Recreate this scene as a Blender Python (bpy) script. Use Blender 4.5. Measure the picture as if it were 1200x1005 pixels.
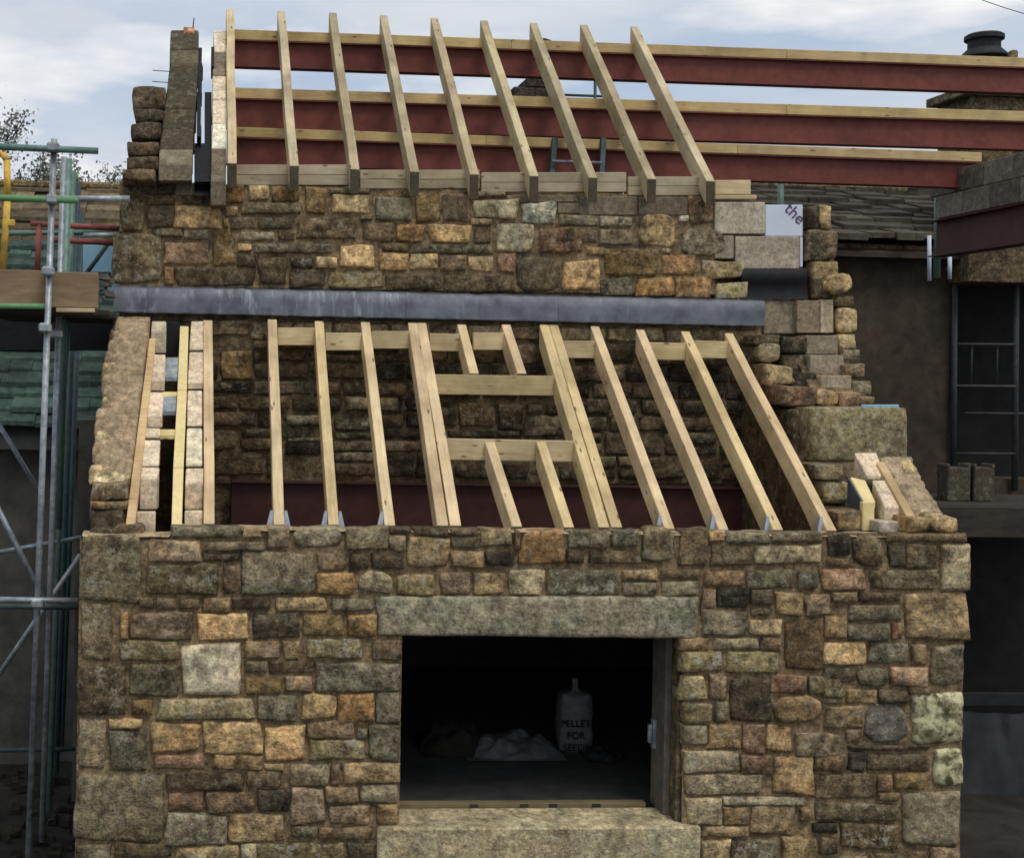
import bpy, bmesh, math, random
from mathutils import Vector, Matrix, noise
for _o in list(bpy.data.objects): bpy.data.objects.remove(_o)
SC = bpy.context.scene
COL = SC.collection
# ------------------------------------------------------------------ camera
F = 1500.0; PPX, PPY = 347.0, 430.0; W0, H0 = 1200.0, 1005.0
ROLL = 0.0200; YAW = math.atan(0.0714)
CAMP = Vector((0.0, -9.1, 4.55))
R0 = Vector((math.cos(YAW), -math.sin(YAW), 0)); FW = Vector((math.sin(YAW), math.cos(YAW), 0)); UP = Vector((0, 0, 1))
CR = R0 * math.cos(ROLL) + UP * math.sin(ROLL)
CU = -R0 * math.sin(ROLL) + UP * math.cos(ROLL)
cam_d = bpy.data.cameras.new('camera'); cam = bpy.data.objects.new('camera', cam_d); COL.objects.link(cam)
cam_d.sensor_width = 36; cam_d.sensor_fit = 'HORIZONTAL'; cam_d.lens = F / W0 * 36
cam_d.shift_x = (W0 / 2 - PPX) / W0; cam_d.shift_y = -(H0 / 2 - PPY) / W0
cam_d.clip_end = 2000; cam_d.clip_start = 0.1
M4 = Matrix.Identity(4)
for i in range(3):
    M4[i][0] = CR[i]; M4[i][1] = CU[i]; M4[i][2] = -FW[i]; M4[i][3] = CAMP[i]
cam.matrix_world = M4; SC.camera = cam
# ------------------------------------------------------------------ world, sun, exposure
SUN_EL, SUN_AZ = math.radians(60), math.radians(152)   # azimuth clockwise from +Y: behind the camera, a little to the right
world = bpy.data.worlds.new('World'); SC.world = world; world.use_nodes = True
nt = world.node_tree; nt.nodes.clear()
def wn(t, **k):
    n = nt.nodes.new(t)
    for a, b in k.items(): setattr(n, a, b)
    return n
wo = wn('ShaderNodeOutputWorld'); bg = wn('ShaderNodeBackground'); bg.inputs['Strength'].default_value = 0.1
sky = wn('ShaderNodeTexSky', sky_type='NISHITA', sun_disc=False, sun_elevation=SUN_EL, sun_rotation=SUN_AZ, air_density=1.0, dust_density=1.5, ozone_density=1.5)
tc = wn('ShaderNodeTexCoord')
mp = wn('ShaderNodeMapping'); mp.inputs['Scale'].default_value = (1, 1, 2.6); mp.inputs['Location'].default_value = (2.5, 6.3, 1.9)
n1 = wn('ShaderNodeTexNoise'); n1.inputs['Scale'].default_value = 3.6; n1.inputs['Detail'].default_value = 8; n1.inputs['Roughness'].default_value = 0.56; n1.inputs['Distortion'].default_value = 0.3
r1 = wn('ShaderNodeValToRGB'); r1.color_ramp.elements[0].position = 0.38; r1.color_ramp.elements[1].position = 0.68
mp2 = wn('ShaderNodeMapping'); mp2.inputs['Scale'].default_value = (1, 1, 3.5); mp2.inputs['Location'].default_value = (3.6, 8.8, 4.1)
n2 = wn('ShaderNodeTexNoise'); n2.inputs['Scale'].default_value = 5.5; n2.inputs['Detail'].default_value = 9; n2.inputs['Roughness'].default_value = 0.5
r2 = wn('ShaderNodeValToRGB'); r2.color_ramp.elements[0].position = 0.50; r2.color_ramp.elements[1].position = 0.70
thin = wn('ShaderNodeMix', data_type='RGBA'); thin.inputs[0].default_value = 0.74       # a thin high veil over the blue
thin.inputs[7].default_value = (5.2, 6.1, 7.5, 1)
m1 = wn('ShaderNodeMix', data_type='RGBA'); m1.inputs[7].default_value = (6.8, 7.2, 7.6, 1)
m2 = wn('ShaderNodeMix', data_type='RGBA'); m2.inputs[7].default_value = (9.2, 9.2, 9.1, 1)
L = nt.links.new
L(tc.outputs['Generated'], mp.inputs[0]); L(mp.outputs[0], n1.inputs[0]); L(n1.outputs[0], r1.inputs[0])
L(tc.outputs['Generated'], mp2.inputs[0]); L(mp2.outputs[0], n2.inputs[0]); L(n2.outputs[0], r2.inputs[0])
L(sky.outputs[0], thin.inputs[6]); L(thin.outputs[2], m1.inputs[6]); L(r1.outputs[0], m1.inputs[0])
L(m1.outputs[2], m2.inputs[6]); L(r2.outputs[0], m2.inputs[0]); L(m2.outputs[2], bg.inputs[0]); L(bg.outputs[0], wo.inputs[0])
sd = bpy.data.lights.new('sun', 'SUN'); sd.energy = 1.5; sd.angle = math.radians(24); sd.color = (1, 0.96, 0.9)
sun = bpy.data.objects.new('sun', sd); COL.objects.link(sun)
sdir = Vector((math.sin(SUN_AZ) * math.cos(SUN_EL), math.cos(SUN_AZ) * math.cos(SUN_EL), math.sin(SUN_EL)))
sun.rotation_euler = sdir.to_track_quat('Z', 'Y').to_euler(); sun.location = (0, -20, 30)
SC.view_settings.view_transform = 'Standard'; SC.view_settings.look = 'None'; SC.view_settings.gamma = 1; SC.view_settings.exposure = 0.06
SC.view_settings.use_curve_mapping = False
SC.render.engine = 'CYCLES'; SC.cycles.max_bounces = 6; SC.cycles.use_denoising = True
# ------------------------------------------------------------------ helpers: rays
def ray(px, py):
    return FW + CR * ((px - PPX) / F) - CU * ((py - PPY) / F)
def at(px, py, Y):                       # the photo's direction (px, py) met with the vertical plane y = Y
    d = ray(px, py); return CAMP + d * ((Y - CAMP.y) / d.y)
def atX(px, py, X):
    d = ray(px, py); return CAMP + d * ((X - CAMP.x) / d.x)
class Slope:                              # plane z = z0 + m (y - y0)
    def __init__(s, p, q): s.y0, s.z0 = p.y, p.z; s.m = (q.z - p.z) / (q.y - p.y)
    def at(s, px, py, off=0.0):
        d = ray(px, py)
        t = (s.z0 + off + s.m * (CAMP.y - s.y0) - CAMP.z) / (d.z - s.m * d.y)
        return CAMP + d * t
    def z(s, y): return s.z0 + s.m * (y - s.y0)
# ------------------------------------------------------------------ helpers: colour and materials
def lin(c):
    return tuple(((v / 255) / 12.92 if v / 255 <= .04045 else ((v / 255 + .055) / 1.055) ** 2.4) for v in c)
K = 1.62                                  # photographed brightness -> surface colour under this light
def alb(c, k=None): return tuple(min(.82, v * (k or K) * g_) for v, g_ in zip(lin(c), (1.02, 1.0, .95)))   # the sky light is a little blue
def new_mat(name):
    m = bpy.data.materials.new(name); m.use_nodes = True; t = m.node_tree
    b = t.nodes['Principled BSDF']; b.inputs['Roughness'].default_value = .9
    if 'Specular IOR Level' in b.inputs: b.inputs['Specular IOR Level'].default_value = .25
    return m, t, b
def nd(t, ty, **k):
    n = t.nodes.new(ty)
    for a, b in k.items():
        if a in n.inputs: n.inputs[a].default_value = b
        else: setattr(n, a, b)
    return n
def ramp(t, p0, p1, c0=(0, 0, 0, 1), c1=(1, 1, 1, 1)):
    r = t.nodes.new('ShaderNodeValToRGB'); e = r.color_ramp.elements
    e[0].position, e[1].position, e[0].color, e[1].color = p0, p1, c0, c1; return r
def mixc(t, mode='MIX', fac=.5):
    n = t.nodes.new('ShaderNodeMix'); n.data_type = 'RGBA'; n.blend_type = mode; n.inputs[0].default_value = fac; return n
def noise_tex(t, vec, scale, detail=5, rough=.6, dist=0):
    n = t.nodes.new('ShaderNodeTexNoise'); n.inputs['Scale'].default_value = scale; n.inputs['Detail'].default_value = detail
    n.inputs['Roughness'].default_value = rough; n.inputs['Distortion'].default_value = dist
    t.links.new(vec, n.inputs['Vector']); return n
def stone_mat(name, bump=.5, base=None, patch=1.0, spots=1.0, tint=.7, strata=.5):
    """grained stone: colour from the object's own colour, alpha = how much pale lichen it carries"""
    m, t, b = new_mat(name); l = t.links.new
    geo = nd(t, 'ShaderNodeNewGeometry'); oi = nd(t, 'ShaderNodeObjectInfo')
    add = nd(t, 'ShaderNodeVectorMath', operation='ADD'); sc = nd(t, 'ShaderNodeVectorMath', operation='SCALE')
    cmb = nd(t, 'ShaderNodeCombineXYZ')
    l(oi.outputs['Random'], cmb.inputs[0]); l(oi.outputs['Random'], cmb.inputs[2]); l(cmb.outputs[0], sc.inputs[0]); sc.inputs['Scale'].default_value = 37
    l(geo.outputs['Position'], add.inputs[0]); l(sc.outputs[0], add.inputs[1]); P = add.outputs[0]
    if base is None: col = oi.outputs['Color']
    else:
        rgb = nd(t, 'ShaderNodeRGB'); rgb.outputs[0].default_value = (*base, 1); col = rgb.outputs[0]
    def layer(prev, nz, p0, p1, c0, c1, f):
        r = ramp(t, p0, p1, (*c0, 1), (*c1, 1)); l(nz.outputs[0], r.inputs[0]); mx = mixc(t, 'MULTIPLY', f); l(prev, mx.inputs[6]); l(r.outputs[0], mx.inputs[7]); return mx.outputs[2]
    nA = noise_tex(t, P, 6, 7, .68, .25); o = layer(col, nA, .36, .62, (.42, .40, .38), (1.50, 1.45, 1.36), patch)
    nM = noise_tex(t, P, 19, 6, .70, .15); o = layer(o, nM, .36, .64, (.46, .43, .40), (1.55, 1.52, 1.46), .95 * min(1, patch + .2))
    st = nd(t, 'ShaderNodeMapping'); st.inputs['Scale'].default_value = (1.0, 1.0, 3.6); st.inputs['Rotation'].default_value = (0, .12, 0); l(P, st.inputs[0])
    nS = noise_tex(t, st.outputs[0], 4.2, 7, .70, .3); o = layer(o, nS, .38, .62, (.66, .64, .62), (1.26, 1.25, 1.22), strata)
    nB = noise_tex(t, P, 52, 6, .72); o = layer(o, nB, .34, .66, (.55, .53, .51), (1.40, 1.40, 1.38), .6)
    nC = noise_tex(t, P, 3.1, 3, .5); o = layer(o, nC, .38, .62, (.95, 1.0, .93), (1.07, .98, .90), tint)
    nD = noise_tex(t, P, 62, 3, .6); rD = ramp(t, .60, .68); l(nD.outputs[0], rD.inputs[0])
    fD = nd(t, 'ShaderNodeMath', operation='MULTIPLY'); fD.inputs[1].default_value = .6 * spots; l(rD.outputs[0], fD.inputs[0])
    mD = mixc(t); l(fD.outputs[0], mD.inputs[0]); l(o, mD.inputs[6]); mD.inputs[7].default_value = (.022, .02, .016, 1)
    nE = noise_tex(t, P, 13, 8, .74, .2); rE = ramp(t, .53, .60); l(nE.outputs[0], rE.inputs[0])
    fE = nd(t, 'ShaderNodeMath', operation='MULTIPLY'); l(rE.outputs[0], fE.inputs[0])
    if base is None:
        al = nd(t, 'ShaderNodeMath', operation='MULTIPLY_ADD'); al.inputs[1].default_value = 1.15; al.inputs[2].default_value = .10; l(oi.outputs['Alpha'], al.inputs[0]); l(al.outputs[0], fE.inputs[1])
    else: fE.inputs[1].default_value = .1
    mE = mixc(t); l(fE.outputs[0], mE.inputs[0]); l(mD.outputs[2], mE.inputs[6]); mE.inputs[7].default_value = (.54, .49, .36, 1)
    l(mE.outputs[2], b.inputs['Base Color'])
    h1 = nd(t, 'ShaderNodeMath', operation='MULTIPLY_ADD'); h1.inputs[1].default_value = 1.6; l(nM.outputs[0], h1.inputs[0]); l(nS.outputs[0], h1.inputs[2])
    h2 = nd(t, 'ShaderNodeMath', operation='MULTIPLY_ADD'); h2.inputs[1].default_value = .5; l(nB.outputs[0], h2.inputs[0]); l(h1.outputs[0], h2.inputs[2])
    bp = nd(t, 'ShaderNodeBump'); bp.inputs['Strength'].default_value = bump; bp.inputs['Distance'].default_value = .032
    l(h2.outputs[0], bp.inputs['Height']); l(bp.outputs[0], b.inputs['Normal']); return m
def plain_mat(name, col, rough=.8, scale=20, var=.35, bump=.2, metal=0, stretch=(1, 1, 1), spec=.25, use_obj=False):
    m, t, b = new_mat(name); l = t.links.new
    tcn = nd(t, 'ShaderNodeNewGeometry'); mpn = nd(t, 'ShaderNodeMapping'); mpn.inputs['Scale'].default_value = stretch
    l(tcn.outputs['Position'], mpn.inputs[0])
    n = noise_tex(t, mpn.outputs[0], scale, 6, .65, .2); r = ramp(t, .3, .7, (1 - var, 1 - var, 1 - var, 1), (1 + var, 1 + var, 1 + var, 1)); l(n.outputs[0], r.inputs[0])
    n2 = noise_tex(t, mpn.outputs[0], scale * .17, 4, .6); r2_ = ramp(t, .3, .7, (1 - var, 1 - var, 1 - var * .9, 1), (1 + var * .6, 1 + var * .6, 1 + var * .5, 1)); l(n2.outputs[0], r2_.inputs[0])
    mx = mixc(t, 'MULTIPLY', 1); 
    if use_obj:
        oi = nd(t, 'ShaderNodeObjectInfo'); l(oi.outputs['Color'], mx.inputs[6])
    else: mx.inputs[6].default_value = (*col, 1)
    l(r.outputs[0], mx.inputs[7])
    mx2 = mixc(t, 'MULTIPLY', 1); l(mx.outputs[2], mx2.inputs[6]); l(r2_.outputs[0], mx2.inputs[7]); l(mx2.outputs[2], b.inputs['Base Color'])
    b.inputs['Roughness'].default_value = rough; b.inputs['Metallic'].default_value = metal; b.inputs['Specular IOR Level'].default_value = spec
    bp = nd(t, 'ShaderNodeBump'); bp.inputs['Strength'].default_value = bump; bp.inputs['Distance'].default_value = .01
    l(n.outputs[0], bp.inputs['Height']); l(bp.outputs[0], b.inputs['Normal']); return m
def wood_mat(name):
    m, t, b = new_mat(name); l = t.links.new
    tcn = nd(t, 'ShaderNodeTexCoord'); oi = nd(t, 'ShaderNodeObjectInfo')
    add = nd(t, 'ShaderNodeVectorMath', operation='ADD'); sc = nd(t, 'ShaderNodeVectorMath', operation='SCALE'); sc.inputs['Scale'].default_value = 23
    cmb = nd(t, 'ShaderNodeCombineXYZ'); l(oi.outputs['Random'], cmb.inputs[0]); l(oi.outputs['Random'], cmb.inputs[1]); l(cmb.outputs[0], sc.inputs[0])
    l(tcn.outputs['Object'], add.inputs[0]); l(sc.outputs[0], add.inputs[1])
    mpn = nd(t, 'ShaderNodeMapping'); mpn.inputs['Scale'].default_value = (1.4, 26, 26); l(add.outputs[0], mpn.inputs[0])
    g = noise_tex(t, mpn.outputs[0], 2.2, 5, .6, .8); rg = ramp(t, .3, .72, (.74, .69, .60, 1), (1.12, 1.10, 1.07, 1)); l(g.outputs[0], rg.inputs[0])
    m1_ = mixc(t, 'MULTIPLY', .8); l(oi.outputs['Color'], m1_.inputs[6]); l(rg.outputs[0], m1_.inputs[7])
    s = noise_tex(t, add.outputs[0], 2.3, 4, .6); rs = ramp(t, .32, .68, (.58, .55, .51, 1), (1.16, 1.15, 1.12, 1)); l(s.outputs[0], rs.inputs[0])
    m2_ = mixc(t, 'MULTIPLY', .9); l(m1_.outputs[2], m2_.inputs[6]); l(rs.outputs[0], m2_.inputs[7])
    mk = nd(t, 'ShaderNodeMapping'); mk.inputs['Scale'].default_value = (2.2, 7, 7); l(add.outputs[0], mk.inputs[0])
    v = nd(t, 'ShaderNodeTexVoronoi'); v.inputs['Scale'].default_value = 1.9; l(mk.outputs[0], v.inputs['Vector'])
    rk = ramp(t, .07, .15, (1, 1, 1, 1), (0, 0, 0, 1)); l(v.outputs['Distance'], rk.inputs[0])
    kf = nd(t, 'ShaderNodeMath', operation='MULTIPLY'); kf.inputs[1].default_value = .85; l(rk.outputs[0], kf.inputs[0])
    m3_ = mixc(t); l(kf.outputs[0], m3_.inputs[0]); l(m2_.outputs[2], m3_.inputs[6]); m3_.inputs[7].default_value = (.12, .06, .025, 1)
    l(m3_.outputs[2], b.inputs['Base Color']); b.inputs['Roughness'].default_value = .75
    bp = nd(t, 'ShaderNodeBump'); bp.inputs['Strength'].default_value = .25; bp.inputs['Distance'].default_value = .004
    l(g.outputs[0], bp.inputs['Height']); l(bp.outputs[0], b.inputs['Normal']); return m
MAT = {}
MAT['stone'] = stone_mat('weathered_sandstone', .8)
MAT['dressed'] = stone_mat('dressed_sandstone', .5, spots=.6, strata=.25, patch=.7)
MAT['block'] = stone_mat('concrete_block', .2, patch=.35, spots=.35, tint=.15, strata=.15)
MAT['mortar'] = stone_mat('lime_mortar', .5, base=alb((104, 92, 75)), patch=.75, spots=.35, tint=.5, strata=.2)
MAT['mortar_dark'] = stone_mat('sooty_mortar', .5, base=alb((84, 75, 61)), patch=.8, spots=.6, tint=.4)
MAT['mortar_pale'] = stone_mat('pale_bedding_mortar', .45, base=alb((140, 128, 106)), patch=.6, spots=.4, tint=.3)
MAT['mortar_pink'] = stone_mat('fresh_mortar', .4, base=alb((134, 120, 102)), patch=.5, spots=.3, tint=.2, strata=.4)
MAT['wood'] = wood_mat('sawn_softwood')
MAT['end_grain'] = plain_mat('sawn_end_grain', (.085, .066, .042), .9, 40, .3, .3)
MAT['jamb'] = plain_mat('cement_jamb', (.15, .135, .11), .95, 12, .35, .4)
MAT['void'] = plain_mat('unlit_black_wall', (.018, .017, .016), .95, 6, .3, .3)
MAT['bar'] = plain_mat('dull_bar', (.05, .052, .055), .7, 14, .3, .1)
MAT['grey_render'] = plain_mat('grey_render', (.085, .08, .07), .95, 4, .4, .6)
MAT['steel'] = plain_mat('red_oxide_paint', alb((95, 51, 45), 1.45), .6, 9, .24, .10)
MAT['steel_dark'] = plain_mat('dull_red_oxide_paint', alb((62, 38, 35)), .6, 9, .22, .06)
MAT['galv'] = plain_mat('galvanised_steel', (.33, .36, .37), .5, 22, .42, .05, metal=.45, spec=.5)
MAT['galv_green'] = plain_mat('green_stained_tube', (.13, .22, .18), .55, 16, .3, .05, metal=.2, spec=.4)
MAT['galv_dark'] = plain_mat('dark_tube', (.055, .085, .085), .6, 16, .3, .05, metal=.2, spec=.3)
MAT['hanger'] = plain_mat('hanger_zinc', (.42, .46, .52), .45, 25, .15, .03, metal=.5, spec=.5)
MAT['green_paint'] = plain_mat('bright_green_paint', alb((84, 122, 86)), .6, 20, .2, .05)
MAT['yellow_paint'] = plain_mat('yellow_paint', alb((180, 146, 62)), .6, 20, .35, .05)
MAT['red_paint'] = plain_mat('red_paint', alb((112, 62, 58)), .65, 20, .35, .05)
MAT['insul'] = plain_mat('yellow_insulation_foam', (.84, .67, .32), .9, 30, .1, .2)
MAT['foil'] = plain_mat('insulation_foil', (.10, .11, .13), .5, 12, .2, .1, metal=.3)
MAT['white_board'] = plain_mat('white_foil_board', (.62, .68, .76), .5, 4, .06, .03)
MAT['ink'] = plain_mat('purple_ink', (.10, .05, .12), .6, 4, .05, 0)
MAT['dpc'] = plain_mat('black_polythene', (.014, .014, .016), .6, 14, .3, .6, spec=.2)
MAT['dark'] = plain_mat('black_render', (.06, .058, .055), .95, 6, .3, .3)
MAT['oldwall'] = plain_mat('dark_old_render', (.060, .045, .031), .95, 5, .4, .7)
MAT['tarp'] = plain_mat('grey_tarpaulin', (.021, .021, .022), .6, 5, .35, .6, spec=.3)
MAT['darkwood'] = plain_mat('wet_dark_timber', (.048, .037, .028), .85, 12, .4, .5, stretch=(.3, 1, 1))
MAT['board'] = plain_mat('scaffold_board', alb((118, 100, 78)), .9, 14, .3, .5, stretch=(.25, 1, 1))
MAT['slate'] = plain_mat('stone_slate', (1, 1, 1), .9, 12, .45, .8, use_obj=True)
MAT['blue'] = plain_mat('blue_sheet', alb((112, 146, 168)), .6, 3, .12, .1)
MAT['sack'] = plain_mat('white_sack', (.14, .145, .145), .7, 9, .35, .4)
MAT['sack_ink'] = plain_mat('black_print', (.015, .015, .015), .7, 9, .1, 0)
MAT['bark'] = plain_mat('bark', (.07, .06, .05), .95, 20, .3, .5)
MAT['leaf'] = plain_mat('pale_leaf', (.24, .25, .21), .9, 2, .3, 0)
MAT['leaf_brown'] = plain_mat('brown_leaf', (.15, .135, .10), .9, 2, .5, 0)
MAT['soil'] = plain_mat('wet_soil', (.028, .024, .019), .95, 3, .5, .9)
MAT['pot'] = plain_mat('sooty_clay', (.035, .035, .036), .8, 12, .35, .3)
def lead_mat():
    m, t, b = new_mat('milled_lead'); l = t.links.new
    g = nd(t, 'ShaderNodeNewGeometry'); mpn = nd(t, 'ShaderNodeMapping'); mpn.inputs['Scale'].default_value = (9, 9, .9); l(g.outputs['Position'], mpn.inputs[0])
    n = noise_tex(t, mpn.outputs[0], 1.6, 6, .65, .3); r = ramp(t, .52, .70); l(n.outputs[0], r.inputs[0])
    n2 = noise_tex(t, g.outputs['Position'], 5, 6, .6); r_ = ramp(t, .3, .7, (.06, .066, .08, 1), (.165, .175, .195, 1)); l(n2.outputs[0], r_.inputs[0])
    mx = mixc(t); f = nd(t, 'ShaderNodeMath', operation='MULTIPLY'); f.inputs[1].default_value = .6
    mk = noise_tex(t, g.outputs['Position'], .9, 3, .5); rm = ramp(t, .42, .62); l(mk.outputs[0], rm.inputs[0]); mm = nd(t, 'ShaderNodeMath', operation='MULTIPLY'); l(r.outputs[0], mm.inputs[0]); l(rm.outputs[0], mm.inputs[1])
    l(mm.outputs[0], f.inputs[0]); l(f.outputs[0], mx.inputs[0]); l(r_.outputs[0], mx.inputs[6]); mx.inputs[7].default_value = (.40, .43, .48, 1)
    l(mx.outputs[2], b.inputs['Base Color']); b.inputs['Roughness'].default_value = .5; b.inputs['Metallic'].default_value = .25
    bp = nd(t, 'ShaderNodeBump'); bp.inputs['Strength'].default_value = .3; bp.inputs['Distance'].default_value = .02
    l(n2.outputs[0], bp.inputs['Height']); l(bp.outputs[0], b.inputs['Normal']); return m
MAT['lead'] = lead_mat()
def mossy_mat():
    m, t, b = new_mat('lichen_covered_stone'); l = t.links.new
    g = nd(t, 'ShaderNodeNewGeometry')
    n = noise_tex(t, g.outputs['Position'], 7.5, 7, .68, .4); r = ramp(t, .42, .54); l(n.outputs[0], r.inputs[0])
    n2 = noise_tex(t, g.outputs['Position'], 45, 4, .6); r2_ = ramp(t, .3, .7, (.54, .50, .26, 1), (.76, .70, .44, 1)); l(n2.outputs[0], r2_.inputs[0])
    n3 = noise_tex(t, g.outputs['Position'], 18, 5, .6); r3 = ramp(t, .4, .62, (.075, .075, .03, 1), (.26, .23, .13, 1)); l(n3.outputs[0], r3.inputs[0])
    mx = mixc(t); l(r.outputs[0], mx.inputs[0]); l(r3.outputs[0], mx.inputs[6]); l(r2_.outputs[0], mx.inputs[7]); l(mx.outputs[2], b.inputs['Base Color'])
    bp = nd(t, 'ShaderNodeBump'); bp.inputs['Strength'].default_value = .5; bp.inputs['Distance'].default_value = .02
    l(n3.outputs[0], bp.inputs['Height']); l(bp.outputs[0], b.inputs['Normal']); return m
MAT['mossy'] = mossy_mat()
# ------------------------------------------------------------------ helpers: objects
def world_of(o):
    m = o.matrix_basis.copy(); q = o.parent
    while q is not None: m = q.matrix_basis @ m; q = q.parent
    return m
def finish(o, parent=None, origin=None):
    COL.objects.link(o)
    if parent is not None:
        o.parent = parent
        if origin is not None: o.matrix_basis = world_of(parent).inverted() @ origin
    elif origin is not None: o.matrix_basis = origin
    return o
def tag(o, label=None, cat=None, group=None, kind=None):
    if label: o['label'] = label
    if cat: o['category'] = cat
    if group: o['group'] = group
    if kind: o['kind'] = kind
    return o
def thing(name, loc, label, cat, group=None):
    o = bpy.data.objects.new(name, None); o.location = loc; o.empty_display_size = .1; COL.objects.link(o)
    return tag(o, label, cat, group)
def meshobj(name, verts, faces, mat, parent=None, color=None, smooth=False, bevel=0):
    """verts in world space; the origin is put at their centre"""
    n = len(verts); c = sum((Vector(v) for v in verts), Vector()) / n
    me = bpy.data.meshes.new(name); me.from_pydata([tuple(Vector(v) - c) for v in verts], [], faces)
    bm = bmesh.new(); bm.from_mesh(me)
    bmesh.ops.recalc_face_normals(bm, faces=bm.faces)
    if bevel: bmesh.ops.bevel(bm, geom=list(bm.edges), offset=bevel, segments=1, affect='EDGES', profile=.5)
    bm.to_mesh(me); bm.free()
    if smooth: me.polygons.foreach_set('use_smooth', [True] * len(me.polygons))
    me.materials.append(mat)
    o = bpy.data.objects.new(name, me)
    if color: o.color = color if len(color) == 4 else (*color, .0)
    return finish(o, parent, Matrix.Translation(c))
BOXF = [(0, 1, 2, 3), (7, 6, 5, 4), (0, 4, 5, 1), (1, 5, 6, 2), (2, 6, 7, 3), (3, 7, 4, 0)]
def hexa(name, a, b, mat, parent=None, color=None, bevel=0):     # two matching quads
    return meshobj(name, list(a) + list(b), BOXF, mat, parent, color, bevel=bevel)
def aabb(name, x0, x1, y0, y1, z0, z1, mat, parent=None, color=None, bevel=0):
    a = [Vector((x0, y0, z0)), Vector((x1, y0, z0)), Vector((x1, y0, z1)), Vector((x0, y0, z1))]
    b = [Vector((x0, y1, z0)), Vector((x1, y1, z0)), Vector((x1, y1, z1)), Vector((x0, y1, z1))]
    return hexa(name, a, b, mat, parent, color, bevel)
def frame(p0, p1, up=UP):
    x = (p1 - p0).normalized(); y = up.cross(x).normalized(); z = x.cross(y)
    m = Matrix.Identity(4)
    for i in range(3): m[i][0], m[i][1], m[i][2], m[i][3] = x[i], y[i], z[i], p0[i]
    return m, (p1 - p0).length
def beam(name, p0, p1, w, h, mat, parent=None, color=None, cut0=0, cut1=0, bevel=.004, up=UP):
    """sawn timber: p0-p1 is the centre line of its top face; cut shifts the lower edge at an end"""
    m, Ln = frame(p0, p1, up)
    v = []; seg = max(1, int(Ln / .5))
    for i in range(seg + 1):
        f_ = i / seg; x = Ln * f_
        wob = (noise.noise(Vector((x * .9 + p0.x * 7, p0.y, p0.z))) * .010) if 0 < i < seg else 0
        xb = x + cut0 * (1 - f_) * (i == 0) + cut1 * (i == seg)
        v += [(x, -w / 2 + wob, 0), (x, w / 2 + wob, 0), (xb, w / 2 + wob, -h), (xb, -w / 2 + wob, -h)]
    fs = [(0, 1, 2, 3), tuple(reversed([seg * 4 + k for k in range(4)]))]
    for i in range(seg):
        for k in range(4):
            a, b = i * 4 + k, i * 4 + (k + 1) % 4
            fs.append((a, a + 4, b + 4, b))
    me = bpy.data.meshes.new(name); me.from_pydata(v, [], fs)
    bm = bmesh.new(); bm.from_mesh(me); bmesh.ops.recalc_face_normals(bm, faces=bm.faces)
    if bevel:
        es = [e for e in bm.edges if e.calc_face_angle(0) > .5]
        bmesh.ops.bevel(bm, geom=es, offset=bevel, segments=1, affect='EDGES', profile=.5)
    if name == 'rafter':
        bm.normal_update()
        for f in bm.faces:
            if f.normal.x < -.45: f.material_index = 1
    bm.to_mesh(me); bm.free(); me.materials.append(mat); me.materials.append(MAT['end_grain'])
    o = bpy.data.objects.new(name, me)
    if color: o.color = (*color, 0)
    return finish(o, parent, m)
def tube(name, p0, p1, r, mat, parent=None, seg=10):
    m, Ln = frame(p0, p1, UP if abs((p1 - p0).normalized().z) < .95 else Vector((0, 1, 0)))
    v = []; fs = []
    for x in (0, Ln):
        for k in range(seg): v.append((x, r * math.cos(2 * math.pi * k / seg), r * math.sin(2 * math.pi * k / seg)))
    for k in range(seg): fs.append((k, (k + 1) % seg, seg + (k + 1) % seg, seg + k))
    fs += [tuple(range(seg - 1, -1, -1)), tuple(range(seg, 2 * seg))]
    me = bpy.data.meshes.new(name); me.from_pydata(v, [], fs); me.materials.append(mat)
    for p in me.polygons: p.use_smooth = len(p.vertices) == 4
    return finish(bpy.data.objects.new(name, me), parent, m)
def steel_beam(name, p0, p1, h, fl, mat, parent=None, t=.012):   # I-section, p0-p1 along the centre of the top flange
    m, Ln = frame(p0, p1); w = fl / 2; q = .006
    prof = [(-w, 0), (w, 0), (w, -t), (q, -t), (q, -h + t), (w, -h + t), (w, -h), (-w, -h), (-w, -h + t), (-q, -h + t), (-q, -t), (-w, -t)]
    v = [(x, a, b) for x in (0, Ln) for a, b in prof]; n = len(prof)
    fs = [(i, (i + 1) % n, n + (i + 1) % n, n + i) for i in range(n)]
    for o_ in (0, n): fs += [(o_, o_ + 1, o_ + 2, o_ + 11), (o_ + 3, o_ + 4, o_ + 9, o_ + 10), (o_ + 5, o_ + 6, o_ + 7, o_ + 8)]
    me = bpy.data.meshes.new(name); me.from_pydata(v, [], fs); me.materials.append(mat)
    bm = bmesh.new(); bm.from_mesh(me); bmesh.ops.recalc_face_normals(bm, faces=bm.faces); bm.to_mesh(me); bm.free()
    return finish(bpy.data.objects.new(name, me), parent, m)
RNG = random.Random(11)
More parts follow.
